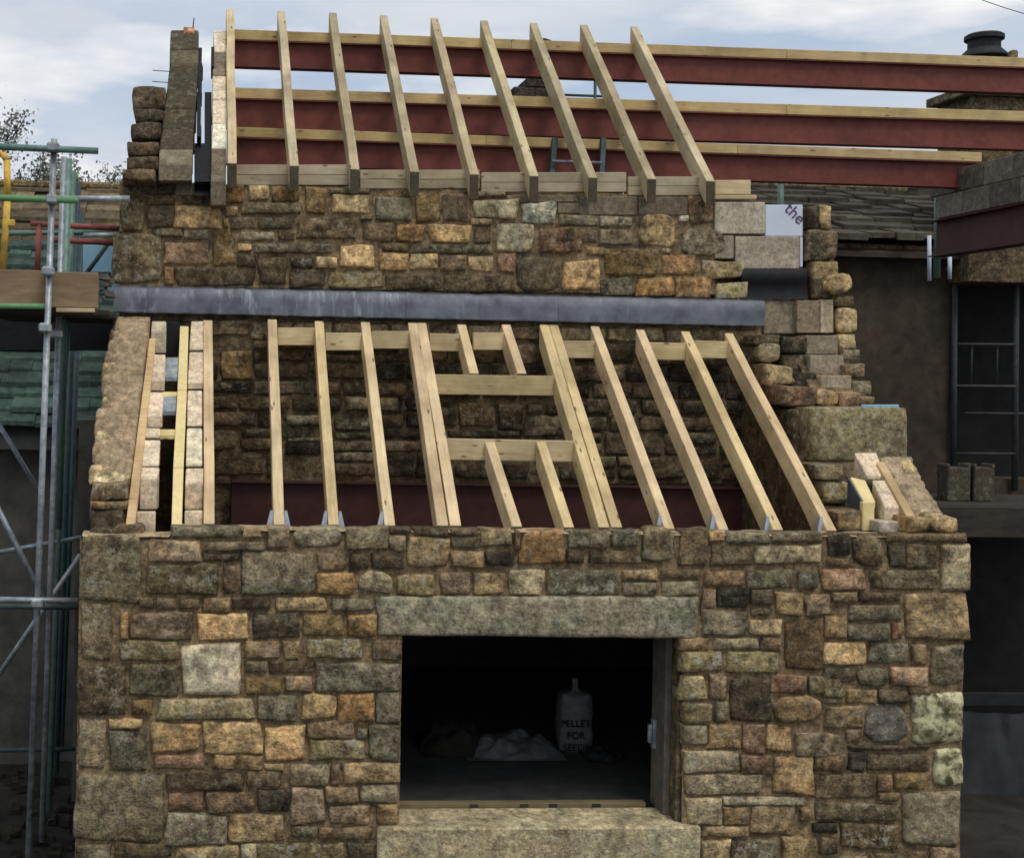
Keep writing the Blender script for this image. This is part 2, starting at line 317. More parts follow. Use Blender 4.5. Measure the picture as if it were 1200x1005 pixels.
def stone(x0, y0, x1, y1, Y, col, parent, proud=.028, depth=.12, lich=.12, rough=1.0, taper=None, mat=None, name='stone', rnd=None, rot=None, plane=None):
    """one stone of a wall, from its outline in the face of the wall at depth Y"""
    R = RNG
    a, b, c, d = at(x0, y0, Y), at(x1, y0, Y), at(x1, y1, Y), at(x0, y1, Y)
    ctr = (a + b + c + d) / 4; ex = ((b - a) + (c - d)) / 4; ez = ((a - d) + (b - c)) / 4   # half axes
    w, h = ex.length * 2, ez.length * 2
    nx = max(2, min(9, int(w / .05))); nz = max(2, min(7, int(h / .045)))
    us = [-1, -.955] + [-.86 + 1.72 * i / nx for i in range(nx + 1)] + [.955, 1]
    vs = [-1, -.94] + [-.82 + 1.64 * i / nz for i in range(nz + 1)] + [.94, 1]
    sd_ = Vector((R.uniform(0, 500), R.uniform(0, 500), R.uniform(0, 500)))
    k = R.uniform(.0, .06) if rnd is None else rnd
    tp = R.uniform(-.035, .035) if taper is None else taper
    tz = R.uniform(-.05, .05); rt = R.uniform(-.012, .012) if rot is None else rot
    pr = proud * R.uniform(.75, 1.35); tilt = R.uniform(-.25, .25) * pr; tiltx = R.uniform(-.25, .25) * pr
    edge = min(.009, .05 * min(w, h)) * rough
    exn, ezn = ex.normalized(), ez.normalized(); yb = Vector((0, 1, 0))
    cj = min(.022, .075 * min(w, h)) * (.5 if rough < .7 else 1); cx = [R.uniform(-1, 1) * cj for _ in range(4)]; cz = [R.uniform(-1, 1) * cj for _ in range(4)]
    verts = []; grid = {}
    def outl(u, v):
        cu = 1 - k * (abs(u) ** 2.5) * (abs(v) ** 5) * min(1, h / w) ; cv = 1 - k * (abs(v) ** 2.5) * (abs(u) ** 5) * min(1.6, w / h)
        x = u * w / 2 * cu * (1 + tp * v); z = v * h / 2 * cv * (1 + tz * u)
        bl = ((1 - u) * (1 - v) / 4, (1 + u) * (1 - v) / 4, (1 + u) * (1 + v) / 4, (1 - u) * (1 + v) / 4)
        x += sum(a_ * b_ for a_, b_ in zip(bl, cx)); z += sum(a_ * b_ for a_, b_ in zip(bl, cz))
        m_ = max(abs(u), abs(v)) ** 2
        q = sd_ + Vector((x, 0, z)) * 9
        x += noise.noise(q) * edge * 1.6 * m_; z += noise.noise(q + Vector((31, 7, 3))) * edge * 1.6 * m_
        return x + rt * z * -1, z + rt * x
    for j, v in enumerate(vs):
        for i, u in enumerate(us):
            x, z = outl(u, v)
            e = max(abs(u), abs(v)); prof = 1 - .95 * max(0, (e - .87) / .13) ** 2.0 if e > .87 else 1
            q = sd_ + Vector((x * 7, 3, z * 11))
            n_ = noise.noise(q) * .5 + (.5 - abs(noise.noise(q * 1.7)) * 2) * .45 + noise.noise(q * 3.1) * .3
            y = -pr * prof - (tilt * v + tiltx * u) * prof - n_ * .021 * rough * (1 - max(0, e - .8) * 3)
            grid[i, j] = len(verts); verts.append(ctr + exn * x + ezn * z + yb * y)
    nu, nv = len(us), len(vs); faces = []
    for j in range(nv - 1):
        for i in range(nu - 1): faces.append((grid[i, j], grid[i + 1, j], grid[i + 1, j + 1], grid[i, j + 1]))
    loop = [grid[i, 0] for i in range(nu)] + [grid[nu - 1, j] for j in range(1, nv)] + [grid[i, nv - 1] for i in range(nu - 2, -1, -1)] + [grid[0, j] for j in range(nv - 2, 0, -1)]
    back = []
    for q in loop:
        back.append(len(verts)); p = verts[q]; verts.append(Vector((p.x, ctr.y + depth, p.z)))
    for i in range(len(loop)):
        jn = (i + 1) % len(loop); faces.append((loop[i], back[i], back[jn], loop[jn]))
    faces.append(tuple(back))
    f_ = R.uniform(.78, 1.24); hue = R.uniform(-.04, .04)
    colr = (min(.8, col[0] * f_ * (1 + hue)), min(.8, col[1] * f_), min(.8, col[2] * f_ * (1 - hue * 1.4)), lich)
    return meshobj(name, verts, faces, mat or MAT['stone'], parent, colr, smooth=True)
PAL = dict(k=(50, 47, 42), d=(74, 67, 56), n=(96, 84, 66), g=(106, 101, 86), G=(134, 128, 108), e=(92, 88, 72), s=(94, 92, 80), S=(80, 82, 85),
           t=(134, 114, 82), T=(165, 143, 102), o=(142, 108, 66), O=(172, 140, 94), r=(124, 96, 78), R=(150, 118, 94), m=(108, 90, 74), M=(128, 112, 94),
           y=(134, 125, 90), v=(96, 90, 66), w=(200, 194, 172), b=(116, 96, 58), B=(84, 66, 46), E=(110, 107, 92), L=(158, 149, 126), u=(126, 107, 78), l=(190, 195, 150), j=(160, 145, 100))
def dull(c, f=.66, b=1.05):
    g_ = .3 * c[0] + .56 * c[1] + .14 * c[2]; return tuple(min(255, ((g_ + (v - g_) * f) * .84 + w_ * .16) * b) for v, w_ in zip(c, (116, 102, 80)))
PAL = {k_: tuple(max(36, min(222, 99 + (q - 100) * 1.14)) for q in (dull(v) if k_ not in 'oORT' else dull(v, .64, 1.05))) for k_, v in PAL.items()}
LICH = dict(y=.75, v=.35, e=.3, G=.3, g=.22, T=.15, t=.2, s=.25, L=.1, k=.05, d=.1, n=.15, E=.05, w=.4, S=.2, B=.0)
def trace(text, Y, parent, proud=.028, depth=.12, rough=1.0, dark=1.0):
    out = []
    for tok in text.split():
        p = tok.split(','); x0, y0, x1, y1 = map(float, p[:4]); c = p[4]; kw = {}
        for ex_ in p[5:]:
            kx, vx = ex_.split('='); kw[kx] = float(vx)
        m_ = MAT['mossy'] if c in 'lj' else (MAT['dressed'] if c in 'LES' else MAT['stone'])
        col = tuple(v * dark for v in alb(PAL[c]))
        big = (x1 - x0) * (y1 - y0) > 2600
        kw.setdefault('rough', rough * (.6 if c in 'LE' else 1.0))
        out.append(stone(x0, y0, x1, y1, Y, col, parent, proud=proud * (1.15 if big else 1), depth=depth, lich=kw.pop('lich', LICH.get(c, .12)), mat=m_, **kw))
    return out
def mortar_sheet(name, px0, py0, px1, py1, Y, mat, parent, holes=(), step=.045, amp=.012, back=.05, slant=0, lean=0):
    """the pointed face between the stones, a lumpy sheet with depth"""
    a, c = at(px0, py0, Y), at(px1 + lean, py1, Y); b, d = at(px1, py0 + slant, Y), at(px0 + lean, py1 - slant * .6, Y)
    nx = int((b - a).length / step); nz = int((a - d).length / step); verts = []; faces = []; idx = {}
    for j in range(nz + 1):
        for i in range(nx + 1):
            u, v = i / nx, j / nz
            p = (a * (1 - u) + b * u) * (1 - v) + (d * (1 - u) + c * u) * v
            q = p * 5
            p = p + Vector((0, 1, 0)) * (-amp * (noise.noise(q) + .6 * noise.noise(q * 2.7)))
            idx[i, j] = len(verts); verts.append(p)
    for j in range(nz):
        for i in range(nx):
            px = px0 + (px1 - px0) * (i + .5) / nx; py = py0 + (py1 - py0) * (j + .5) / nz
            if any(h_[0] < px < h_[2] and h_[1] < py < h_[3] for h_ in holes): continue
            faces.append((idx[i, j], idx[i + 1, j], idx[i + 1, j + 1], idx[i, j + 1]))
    return meshobj(name, verts, faces, mat, parent, smooth=True)
LOW = Slope(at(650, 617, .15), at(590, 380, 1.83))          # the rafters' top plane, lower roof
UPR = Slope(at(556, 204, 1.74), at(509, 21, 3.86))           # upper roof
def P_(x, y, z): return Vector((x, y, z))
def strip(name, quad, slope, drop, mat, parent, color=None, off=0.0, bevel=0):   # a slab lying on a roof slope
    top = [slope.at(x, y, off) for x, y in quad]
    return hexa(name, top, [p - P_(0, 0, drop) for p in top], mat, parent, color, bevel)
def cut_block(name, tl, tr, ya, bl, br, yb, yc, slope, mat, parent, color, off=0.0, bevel=.006):
    """a block whose top is cut to the roof slope: sloping from ya to yb, upright face from yb to yc"""
    def side(xt, xb):
        T, S = slope.at(xt, ya, off), slope.at(xb, yb, off)
        zb = at(xb, yc, S.y).z if yc > yb else S.z - .2
        return [P_(S.x, S.y, zb), S, T, P_(T.x, T.y, min(zb, T.z - .05))]
    return hexa(name, side(tl, bl), side(tr, br), mat, parent, color, bevel)
def in_plane(name, x0, y0, x1, y1, Y, thick, mat, parent, color=None, bevel=.006):   # an upright slab whose face fills a rectangle of the wall at depth Y
    a, b, c, d = at(x0, y0, Y), at(x1, y0, Y), at(x1, y1, Y), at(x0, y1, Y); t = P_(0, thick, 0)
    return hexa(name, [a, b, c, d], [a + t, b + t, c + t, d + t], mat, parent, color, bevel)
WOOD = alb((211, 192, 156), 1.2); WOOD_Y = alb((224, 200, 144), 1.2); WOOD_G = alb((176, 165, 138), 1.25); WOOD_PL = alb((170, 162, 142), 1.2); WOOD_P = alb((198, 182, 146), 1.2)
def wv(c): f_ = RNG.uniform(.86, 1.1); return (c[0] * f_, c[1] * f_ * RNG.uniform(.97, 1.02), c[2] * f_ * RNG.uniform(.92, 1.05))
# ================================================================== the ground
GZ = 0.0
def ground():
    verts = []; faces = []; xs = [-400, -120, -40, -16] + [-12 + i * .5 for i in range(57)] + [20, 40, 120, 400]
    ys = [-60, -12, -4] + [i * .5 for i in range(45)] + [26, 40, 80, 200, 700]
    for j, y in enumerate(ys):
        for i, x in enumerate(xs):
            verts.append(P_(x, y, GZ + .09 * noise.noise(P_(x * .9, y * .9, 3)) + .05 * noise.noise(P_(x * 2.3, y * 2.3, 9))))
    n = len(xs)
    for j in range(len(ys) - 1):
        for i in range(n - 1): faces.append((j * n + i, j * n + i + 1, (j + 1) * n + i + 1, (j + 1) * n + i))
    tag(meshobj('ground', verts, faces, MAT['soil'], smooth=True), kind='structure')
ground()
# ================================================================== front wall
XL, XR = at(93, 800, 0).x, at(1129, 800, 0).x
ZT = at(640, 623, 0).z
XO0, XO1 = at(464, 850, 0).x, at(793, 850, 0).x
ZO1 = at(630, 743, 0).z; ZS = at(630, 967, -.05).z
fw = thing('front_wall', (XL, 0, 0), 'rubble stone front wall with a wide square opening, stone lintel and sill, holding the lower rafters', 'wall')
c0 = .035
def core(name, x0, x1, z0, z1, y0=c0, y1=.45, par=None, mat='mortar_dark'): return aabb(name, x0, x1, y0, y1, z0, z1, MAT[mat], par)
xq = at(199, 640, 0).x
for ya_, yb_, dz_ in ((c0, .17, .02), (.172, .45, .17)):
    core('wall_core', XL + .02, xq, -.2, ZT - .05 - dz_, ya_, yb_, fw); core('wall_core', xq + .001, XO0, -.2, ZT - dz_, ya_, yb_, fw); core('wall_core', XO1 + .015, XR - .02, -.2, ZT - dz_, ya_, yb_, fw)
    core('wall_core', XO0, XO1 + .015, ZO1 + .02, ZT - dz_, ya_, yb_, fw)
core('wall_core', XO0, XO1 + .015, -.2, ZS - .12, par=fw)
mortar_sheet('mortar', 94, 624, 1131, 1030, .004, MAT['mortar'], fw, holes=[(464, 744, 795, 968), (0, 0, 198, 632)], lean=-6.5)
# bedding on the wall head, where the rafters' feet stand
v_ = []; f_ = []; n_ = 150
for i in range(n_ + 1):
    x = XL + (XR - XL) * i / n_
    for j in range(7):
        y = -.012 + .19 * j / 6 ; z = ZT + .004 - (.055 if x < xq else 0) + .012 * noise.noise(P_(x * 5, y * 6, 2)) - (.014 if j == 0 else 0)
        v_.append(P_(x, y, z))
for i in range(n_):
    for j in range(6): f_.append((i * 7 + j, i * 7 + j + 1, i * 7 + j + 8, i * 7 + j + 7))
meshobj('mortar_bed', v_, f_, MAT['mortar_pale'], fw, smooth=True)
trace('''95,630,167,704,e,rough=.7,lich=.35 174,634,236,658,M 201,617,283,629,g 284,618,306,629,T 238,634,310,644,g 238,648,281,657,d 172,661,256,696,v 262,662,277,694,m
163,700,180,712,d 183,700,207,712,m 209,701,234,712,n 238,700,271,716,t 273,701,317,713,d 95,707,133,773,g,lich=.4 141,716,150,748,o 152,716,225,747,m 231,718,292,750,O
141,750,209,774,v 213,754,281,813,L 91,779,149,836,d,lich=.3 152,777,208,815,e,lich=.1 154,818,179,837,b 186,817,297,841,y,lich=.5 90,841,123,899,g,lich=.4 128,841,167,852,T 129,854,170,903,s
175,845,235,880,O 241,845,308,881,T 181,883,238,900,r 249,884,307,900,t 310,894,332,901,t 89,905,192,985,e,lich=.25,rough=.8 195,904,287,924,d 288,902,329,921,n 197,927,238,948,r
241,926,298,950,m 300,925,339,951,k 193,951,267,987,g,lich=.5 268,952,335,985,t 88,989,130,1022,g 134,986,200,1003,d 134,1005,200,1022,g 204,990,280,1022,T,lich=.5 283,988,301,1010,G 303,987,405,1022,v 408,985,438,1022,d''', 0, fw)
trace('''312,618,339,642,M 343,619,401,640,G,rnd=.3 405,619,454,643,g 456,618,482,624,d 455,626,476,645,g 282,646,369,696,s,rough=.6 372,648,406,667,n 409,648,432,667,d 434,648,473,666,d
371,671,414,696,o 419,669,460,694,G,rnd=.35 465,672,508,696,y 323,699,383,715,T 388,700,438,714,g 295,718,352,746,d 355,718,402,745,b 408,719,443,744,o 287,750,329,770,t 332,750,352,771,T,taper=.08
359,747,425,770,y 434,748,471,772,n 286,773,313,787,n 315,774,368,788,d 289,792,330,812,b 334,792,365,809,M 370,774,470,808,s,rough=.7 301,815,348,843,s 354,812,393,840,T 398,811,439,845,o
442,808,469,846,g 309,848,357,891,O 361,843,416,864,M 418,851,430,863,g 362,864,428,889,y,lich=.4 432,848,468,892,s,lich=.08 340,894,385,920,g 387,895,398,918,r 400,893,468,916,t 380,920,419,940,t
421,918,467,939,G 342,922,379,965,M 385,943,434,965,M 441,940,467,965,t 341,967,371,980,g 373,967,440,982,n''', 0, fw)
trace('''476,628,526,663,t,lich=.3 485,619,526,627,d 528,619,560,626,d 528,628,561,641,e 562,620,600,638,t 527,644,567,664,t,lich=.3 569,646,602,662,k 610,621,660,660,o 515,670,552,696,M 555,670,592,696,t 597,667,637,697,G
642,667,725,697,s,lich=.75,rough=1.5 665,621,713,641,g 716,622,748,640,g,lich=.4 665,643,684,660,d 690,644,750,659,n 752,621,791,660,e,rnd=.2 796,621,829,660,n 729,667,770,679,T 730,682,769,696,g
774,667,819,678,n 774,681,818,697,G 603,621,609,645,n''', 0, fw)
trace('''830,623,849,633,T 851,623,902,635,G,lich=.05 904,624,963,635,g 832,637,881,661,n 883,638,963,660,G,lich=.15 968,626,995,652,k 968,654,995,664,n 998,627,1033,662,n,rnd=.35 823,669,871,686,R 874,667,931,690,e
934,667,956,690,s 962,665,1013,691,R 823,689,839,712,m 840,688,877,711,k 878,690,905,708,d 823,715,875,744,g 879,712,901,721,n 907,694,939,720,t 943,696,973,720,M 878,724,915,744,T 920,725,963,783,B,rough=.6
797,747,831,761,t 836,747,889,760,G 891,746,915,761,n 796,763,845,786,y 850,763,913,787,y 797,789,827,821,y 831,790,850,819,M 853,795,902,845,d,taper=-.06,rough=.7 902,790,945,811,r 905,814,963,845,t,rnd=.3
948,792,985,812,v 798,823,834,845,v 838,821,851,845,g 799,848,826,872,G,lich=.4 829,848,867,876,t 869,846,895,882,m,lich=.3 898,849,928,880,t 931,858,988,885,g,lich=.5 801,877,866,903,G,lich=.5 868,884,905,905,m
908,884,953,930,t,rough=.8 801,906,893,930,G,lich=.4 953,884,990,902,n 804,932,845,965,G,lich=.3 847,944,878,965,t 880,944,933,977,t 936,945,947,960,t 847,933,945,942,G 823,967,878,978,t 823,981,856,1022,T 858,980,913,1022,s,lich=.5
917,978,956,1022,t''', 0, fw)
trace('''1037,625,1133,634,n 1041,637,1060,664,d 1062,637,1098,664,n 1102,637,1135,692,G,lich=.6,rough=.6 1020,667,1100,690,e 973,693,1004,705,t 1006,693,1055,704,n 1058,694,1134,750,u,rough=.8 994,707,1055,727,s 991,729,1042,750,s
1044,729,1055,748,r 965,722,992,748,t 966,752,1014,778,O 1018,753,1064,777,s 1067,754,1085,777,t 1088,754,1131,801,e,lich=.25 965,781,1001,798,d 1004,782,1040,803,g,rnd=.3 1044,782,1087,803,R 965,806,988,815,v
991,807,1027,823,t 1030,807,1062,822,d 1064,804,1090,812,n 965,817,988,823,n 966,825,1012,851,t 992,854,1008,869,R 1012,826,1064,868,S,taper=-.12,rnd=.3 1070,808,1128,869,l,rnd=.03 993,872,1090,878,d 993,880,1013,903,k
1015,882,1087,901,d 1092,874,1126,919,j,lich=.8,rough=1.3 960,886,990,902,n 953,905,1026,934,n 1027,906,1045,925,r 1047,903,1086,924,b,rough=.7 1028,927,1053,936,n 955,939,1053,960,e 1058,927,1124,988,E,rough=.35 952,962,980,975,k
985,963,1053,993,n,lich=.6 960,980,982,1000,n 965,1003,1015,1022,g 1018,997,1085,1022,n 1090,992,1124,1022,m''', 0, fw)
stone(442, 700, 818, 746, -.012, alb((112, 109, 96)), fw, proud=.02, depth=.32, lich=.32, rough=.5, mat=MAT['dressed'], name='lintel', rnd=.01, taper=.008, rot=.0)
# sill: weathered slab with a sloping top
a, b = at(443, 968, -.055), at(822, 965, -.055)
tag(hexa('sill', [P_(a.x, -.055, ZS - .30), P_(b.x, -.055, ZS - .30), P_(b.x, -.055, ZS - .012), P_(a.x, -.055, ZS - .012)],
     [P_(a.x, .30, ZS - .30), P_(b.x, .30, ZS - .30), P_(b.x, .30, ZS + .012), P_(a.x, .30, ZS + .012)], MAT['dressed'], fw, (*alb((142, 136, 116)), .25), bevel=.014))
beam('sill_board', P_(XO0 - .02, .36, ZS + .035), P_(XO1 - .1, .36, ZS + .035), .07, .06, MAT['wood'], fw, alb((104, 96, 74)))
for q_ in (.02, .62, 1.0, 1.22, 1.55): aabb('packer', XO0 + q_, XO0 + q_ + .06, .312, .325, ZS + .0, ZS + .03, MAT['darkwood'], fw)
aabb('jamb_lining', XO1 - .035, XO1 + .012, .15, .42, ZS + .01, ZO1 + .01, MAT['jamb'], fw)
trace('104,617,136,633,d,rnd=.3 131,614,168,633,n,rnd=.25', .10, fw, depth=.18, rough=1.8)
# ------------------------------------------------------------------ the dark room behind it
for nm, x0, x1, y0, y1, z0, z1 in (('room_floor', XL + .3, XR - .3, .452, 5.2, ZS - .25, ZS - .02), ('sky_blocking_deck', XL + .3, XR - .3, .455, 5.2, 2.92, 3.02),  # the upper deck is unseen, added to keep sky light out of the room
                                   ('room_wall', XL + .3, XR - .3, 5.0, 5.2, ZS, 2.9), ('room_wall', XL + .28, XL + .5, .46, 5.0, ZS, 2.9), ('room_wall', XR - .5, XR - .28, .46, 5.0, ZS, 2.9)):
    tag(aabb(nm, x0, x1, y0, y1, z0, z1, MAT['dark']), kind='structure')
# ================================================================== upper wall and the sooty wall below it
UY = 1.92
uw = thing('upper_wall', (at(140, 340, UY).x, UY, 0), 'set back upper stone wall above the lead flashing, its sooty lower half seen through the rafters', 'wall')
def corep(x0, y0, x1, y1, Y, thick, par, mat='mortar_dark'):
    a, c = at(x0, y0, Y), at(x1, y1, Y); return aabb('wall_core', a.x, c.x, Y, Y + thick, c.z, a.z, MAT[mat], par)
zt_ = at(420, 219, UY).z - .01; aabb('wall_core', at(140, 300, UY).x, at(836, 300, UY).x, UY + .03, UY + .37, at(480, 372, UY).z, zt_, MAT['mortar_dark'], uw); corep(140, 345, 975, 640, UY + .035, .35, uw); corep(838, 300, 940, 345, UY + .09, .3, uw)
mortar_sheet('mortar', 140, 213, 838, 345, UY, MAT['mortar'], uw, slant=16.5)
mortar_sheet('mortar', 246, 376, 905, 566, UY + .005, MAT['mortar_dark'], uw, amp=.02)
trace('''142,230,171,273,v,lich=.4 173,230,205,240,n 213,230,239,239,d 173,242,203,266,d 205,242,260,268,O 178,268,213,277,g 215,270,245,281,g 134,275,189,333,e,lich=.4 191,284,245,310,R 193,313,204,333,o 248,271,277,311,b
206,314,299,334,d 249,217,287,238,o 291,217,315,234,T 319,219,353,236,b 283,238,353,251,e,lich=.1 264,242,279,253,t 262,256,268,267,t 270,255,301,268,m 303,255,343,268,d 281,272,322,281,G 326,270,345,281,n 279,286,295,295,T
298,286,388,297,s 278,299,300,312,d 302,301,337,334,d 341,303,366,314,k,lich=.3 338,317,381,336,d 357,219,383,250,b 385,221,434,227,g 389,229,433,250,T 440,231,482,258,E 348,254,419,281,n,lich=.5 421,252,436,258,n
425,262,460,282,n 464,263,497,283,o 370,301,395,315,T 397,287,440,315,O 447,285,478,295,n 480,287,578,297,e 445,297,478,317,O 480,298,512,316,T 384,318,449,337,v 451,322,518,340,d 488,229,516,260,b 517,229,549,260,m
502,263,551,284,O 551,256,576,264,t 554,233,608,257,G 612,237,651,261,w,rough=1.4 556,267,575,285,n 581,262,624,294,G,lich=.4 632,266,685,297,r,lich=.3 655,252,700,265,G 702,254,741,266,G,lich=.7 686,290,707,299,t 516,299,546,317,M
548,300,577,318,T 583,298,605,319,r 520,323,603,342,d 607,302,655,342,d,rnd=.3 660,306,704,341,O 548,225,592,231,g 655,267,700,285,n 702,268,741,287,g 748,253,792,289,O,rnd=.25,rough=1.3 795,253,806,260,w 707,290,770,323,b 775,291,786,297,G
776,299,814,322,o 705,325,741,347,s 745,326,788,347,o 791,326,833,349,o 798,267,849,300,G,rnd=.3,rough=1.2 808,232,836,262,m 821,306,870,327,y 838,331,876,350,y 143,212,180,228,d 184,214,205,228,k 232,215,248,228,g''', UY, uw)
BLK = lambda *c: (*alb(c), .04)
def jit2(c): f_ = RNG.uniform(.78, 1.16); return [v * f_ for v in c]
def jit(c): f_ = RNG.uniform(.93, 1.06); return [v * f_ for v in c]
def cblock(x0, y0, x1, y1, Y, thick, par, c=(122, 115, 104)):
    o = in_plane('concrete_block', x0, y0, x1, y1, Y, thick, MAT['block'], par, BLK(*jit(c))); return o
for q in ((206, 214, 231, 229, (96, 90, 80)), (594, 229, 677, 237, (96, 88, 76)), (679, 230, 747, 252, (98, 92, 80)), (749, 231, 806, 252, (92, 85, 74)), (838, 237, 897, 274, (152, 145, 134)), (838, 276, 860, 303, (114, 108, 98)), (862, 277, 937, 315, (144, 137, 126)),
          (895, 352, 933, 391, (112, 103, 90)), (654, 238, 679, 250, (100, 92, 80))):
    cblock(*q[:4], UY - .02, .14, uw, q[4])
in_plane('stone_packing', 806, 229, 838, 266, UY + .02, .1, MAT['mortar'], uw)
# course of cut stones under the flashing
x = 247
while x < 895:
    w_ = RNG.uniform(34, 66); y0 = 376 + (x - 247) * .019
    stone(x, y0, min(895, x + w_), y0 + RNG.choice((15, 17, 21)), UY - .005, alb((124, 112, 94)), uw, proud=.02, lich=.15); x += w_ + 3
# the old sooty rubble under it
DK = 'd d k n e d g n k d m'.split()
trace('258,411,297,443,b 258,448,290,456,g 334,487,378,497,G,lich=.4 334,500,352,515,d 336,513,376,517,G 334,519,376,533,k 392,489,436,503,e,lich=.4 392,506,436,514,e 392,516,436,528,g 392,530,440,540,G,lich=.3 392,542,440,556,n 510,478,536,498,d 538,474,579,500,m 583,474,614,504,d 617,474,636,483,n 617,487,667,510,g 640,474,668,485,d 525,504,610,512,d 535,545,570,560,n 590,544,618,562,d 655,546,690,562,e', UY, uw, rough=1.5, dark=.75)
tr = [(258, 297, 411, 443), (330, 442, 487, 557), (508, 670, 473, 513), (533, 692, 543, 563)]
y = 399.0
while y < 560:
    h_ = RNG.uniform(13, 31); h_ = min(h_, 562 - y); x = 247 + RNG.uniform(-6, 6)
    while x < 905:
        w_ = RNG.uniform(26, 78); x1 = min(x + w_, 906); yo = (x - 247) * .010
        for t_ in tr:
            if y + yo < t_[3] - 3 and y + h_ + yo > t_[2] + 3 and x < t_[1] and x1 > t_[0]:
                if x < t_[0] - 10: x1 = t_[0]
                else: x = x1 = t_[1]
        if x1 - x > 12 and h_ > 7:
            if h_ > 24 and RNG.random() < .4:
                k_ = h_ * RNG.uniform(.4, .6); sp = [(y, y + k_ - 1), (y + k_ + 1, y + h_)]
            else: sp = [(y, y + h_)]
            for q0, q1 in sp:
                c_ = RNG.choice(DK); stone(x, q0 + yo, x1 - 2.5, q1 + yo - 2, UY, tuple(v * .78 for v in alb(PAL[c_])), uw, proud=.035, lich=RNG.choice((.03, .08, .2)), rough=1.6)
        x = x1 + .5
    y += h_ + 1.5
# lead flashing, four lapped sheets
lf = thing('lead_flashing', at(500, 360, UY - .06), 'long grey lead flashing strip with white streaks across the foot of the upper wall', 'flashing')
px = 133; ends = [333, 475, 655, 893]
for k, e in enumerate(ends):
    v_ = []; f_ = []; nx = max(6, int((e - px) / 9)); n_ = 6
    for i in range(nx + 1):
        xx = px + (e + 3 - px) * i / nx; s_ = (xx - 133) * .0224
        prof = [(334.5 + s_, .0), (335.5 + s_, -.02), (337 + s_, -.035), (350 + s_, -.055), (364 + s_, -.07), (366 + s_ * .96, -.072)]
        for j, (yy, dy) in enumerate(prof):
            q = at(xx, yy + (1.1 * noise.noise(P_(xx * .08, j * .2, 5)) if j in (0, 1, 4, 5) else 0), UY - .02 + dy - k * .004 + .012 * noise.noise(P_(xx * .05, yy * .05, 1)))
            v_.append(q)
    m_ = len(v_)
    for q in list(v_): v_.append(q + P_(0, .006, -.001))
    for i in range(nx):
        for j in range(n_ - 1):
            a_ = i * n_ + j; f_ += [(a_, a_ + n_, a_ + n_ + 1, a_ + 1), (m_ + a_, m_ + a_ + 1, m_ + a_ + n_ + 1, m_ + a_ + n_)]
    for i in range(nx):
        for j in (0, n_ - 1): a_ = i * n_ + j; f_.append((a_, m_ + a_, m_ + a_ + n_, a_ + n_))
    meshobj('lead_sheet', v_, f_, MAT['lead'], lf, smooth=True); px = e
# steel beam that carries the upper wall
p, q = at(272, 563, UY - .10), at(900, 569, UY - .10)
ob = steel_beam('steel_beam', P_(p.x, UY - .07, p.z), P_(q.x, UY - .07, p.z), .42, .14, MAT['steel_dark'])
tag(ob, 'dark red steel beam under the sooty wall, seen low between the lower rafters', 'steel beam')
# ================================================================== lower roof frame
rf = thing('roof_frame', at(650, 617, .15), 'new pale timber roof frame of sloping rafters with a trimmed skylight opening, lower roof', 'roof frame')
RD = .15
def rafter(bx, by, tx, ty, w, slope, par, h=RD, c=None, off=0.0, nm='rafter', foot=True):
    p, q = slope.at(bx, by, off), slope.at(tx, ty, off); tn = slope.m
    cs = math.cos(math.atan(tn)); 
    return beam(nm, p, q, w, h, MAT['wood'], par, wv(c or WOOD), cut0=-h * tn if foot else 0, cut1=-h * tn if foot else 0)
RW = .078
for bx, by, tx, ty in ((245, 613, 243.5, 375), (327, 614, 319, 374), (391, 614, 374, 376), (457, 615, 428, 377), (519, 615, 483.5, 378), (534, 615, 494, 378), (708, 617, 637.5, 380), (723, 617, 648.5, 380),
                       (785, 619, 697, 382), (848, 620, 750, 386), (912, 620, 803, 388), (975, 621, 854, 390)):
    rafter(bx, by, tx, ty, RW if not (500 < bx < 540 or 700 < bx < 730) else .082, LOW, rf)
for bx, by, tx, ty in ((606, 616, 574, 517), (667, 617, 634, 517), (556, 438, 541, 380), (612, 438, 593, 380)):
    rafter(bx, by, tx, ty, RW, LOW, rf, foot=by > 600)
def noggin(x0, y0, x1, y1, nm='noggin', h=.15, w=.05):
    p, q = LOW.at(x0, y0, -.03), LOW.at(x1, y1, -.03)
    beam(nm, p, q, w, h, MAT['wood'], rf, wv(WOOD_P))
for x0, y0, x1, y1 in ((325, 384, 369, 384), (381, 390, 424, 390), (435, 388, 480, 388), (503, 390.5, 541, 391.5), (554, 389.5, 592, 390), (657, 399, 697, 399.5), (759, 401, 803, 402), (813, 399, 854, 400)):
    noggin(x0, y0, x1, y1)
noggin(505, 438.5, 655, 440.5, 'trimmer', .165, .07); noggin(518, 513.5, 677, 516.5, 'trimmer', .165, .07)
for bx, by, s_ in ((327, 614, 0), (391, 614, 0), (457, 615, -1), (785, 619, -1), (848, 620, -1), (912, 620, -1), (975, 621, -1)):   # joist hangers at the feet
    p = LOW.at(bx, by)
    for sg in ((-1, 1) if s_ == 0 else (-1,)):
        xx = p.x + sg * (RW / 2 + .003); yy = p.y + .045
        a_ = [P_(xx, yy, ZT - .05), P_(xx + sg * .055, yy, ZT - .05), P_(xx + sg * .02, yy + .02, ZT + .105), P_(xx, yy + .02, ZT + .105)]
        hexa('joist_hanger', a_, [v + P_(0, .03, .0) for v in a_], MAT['hanger'], rf)
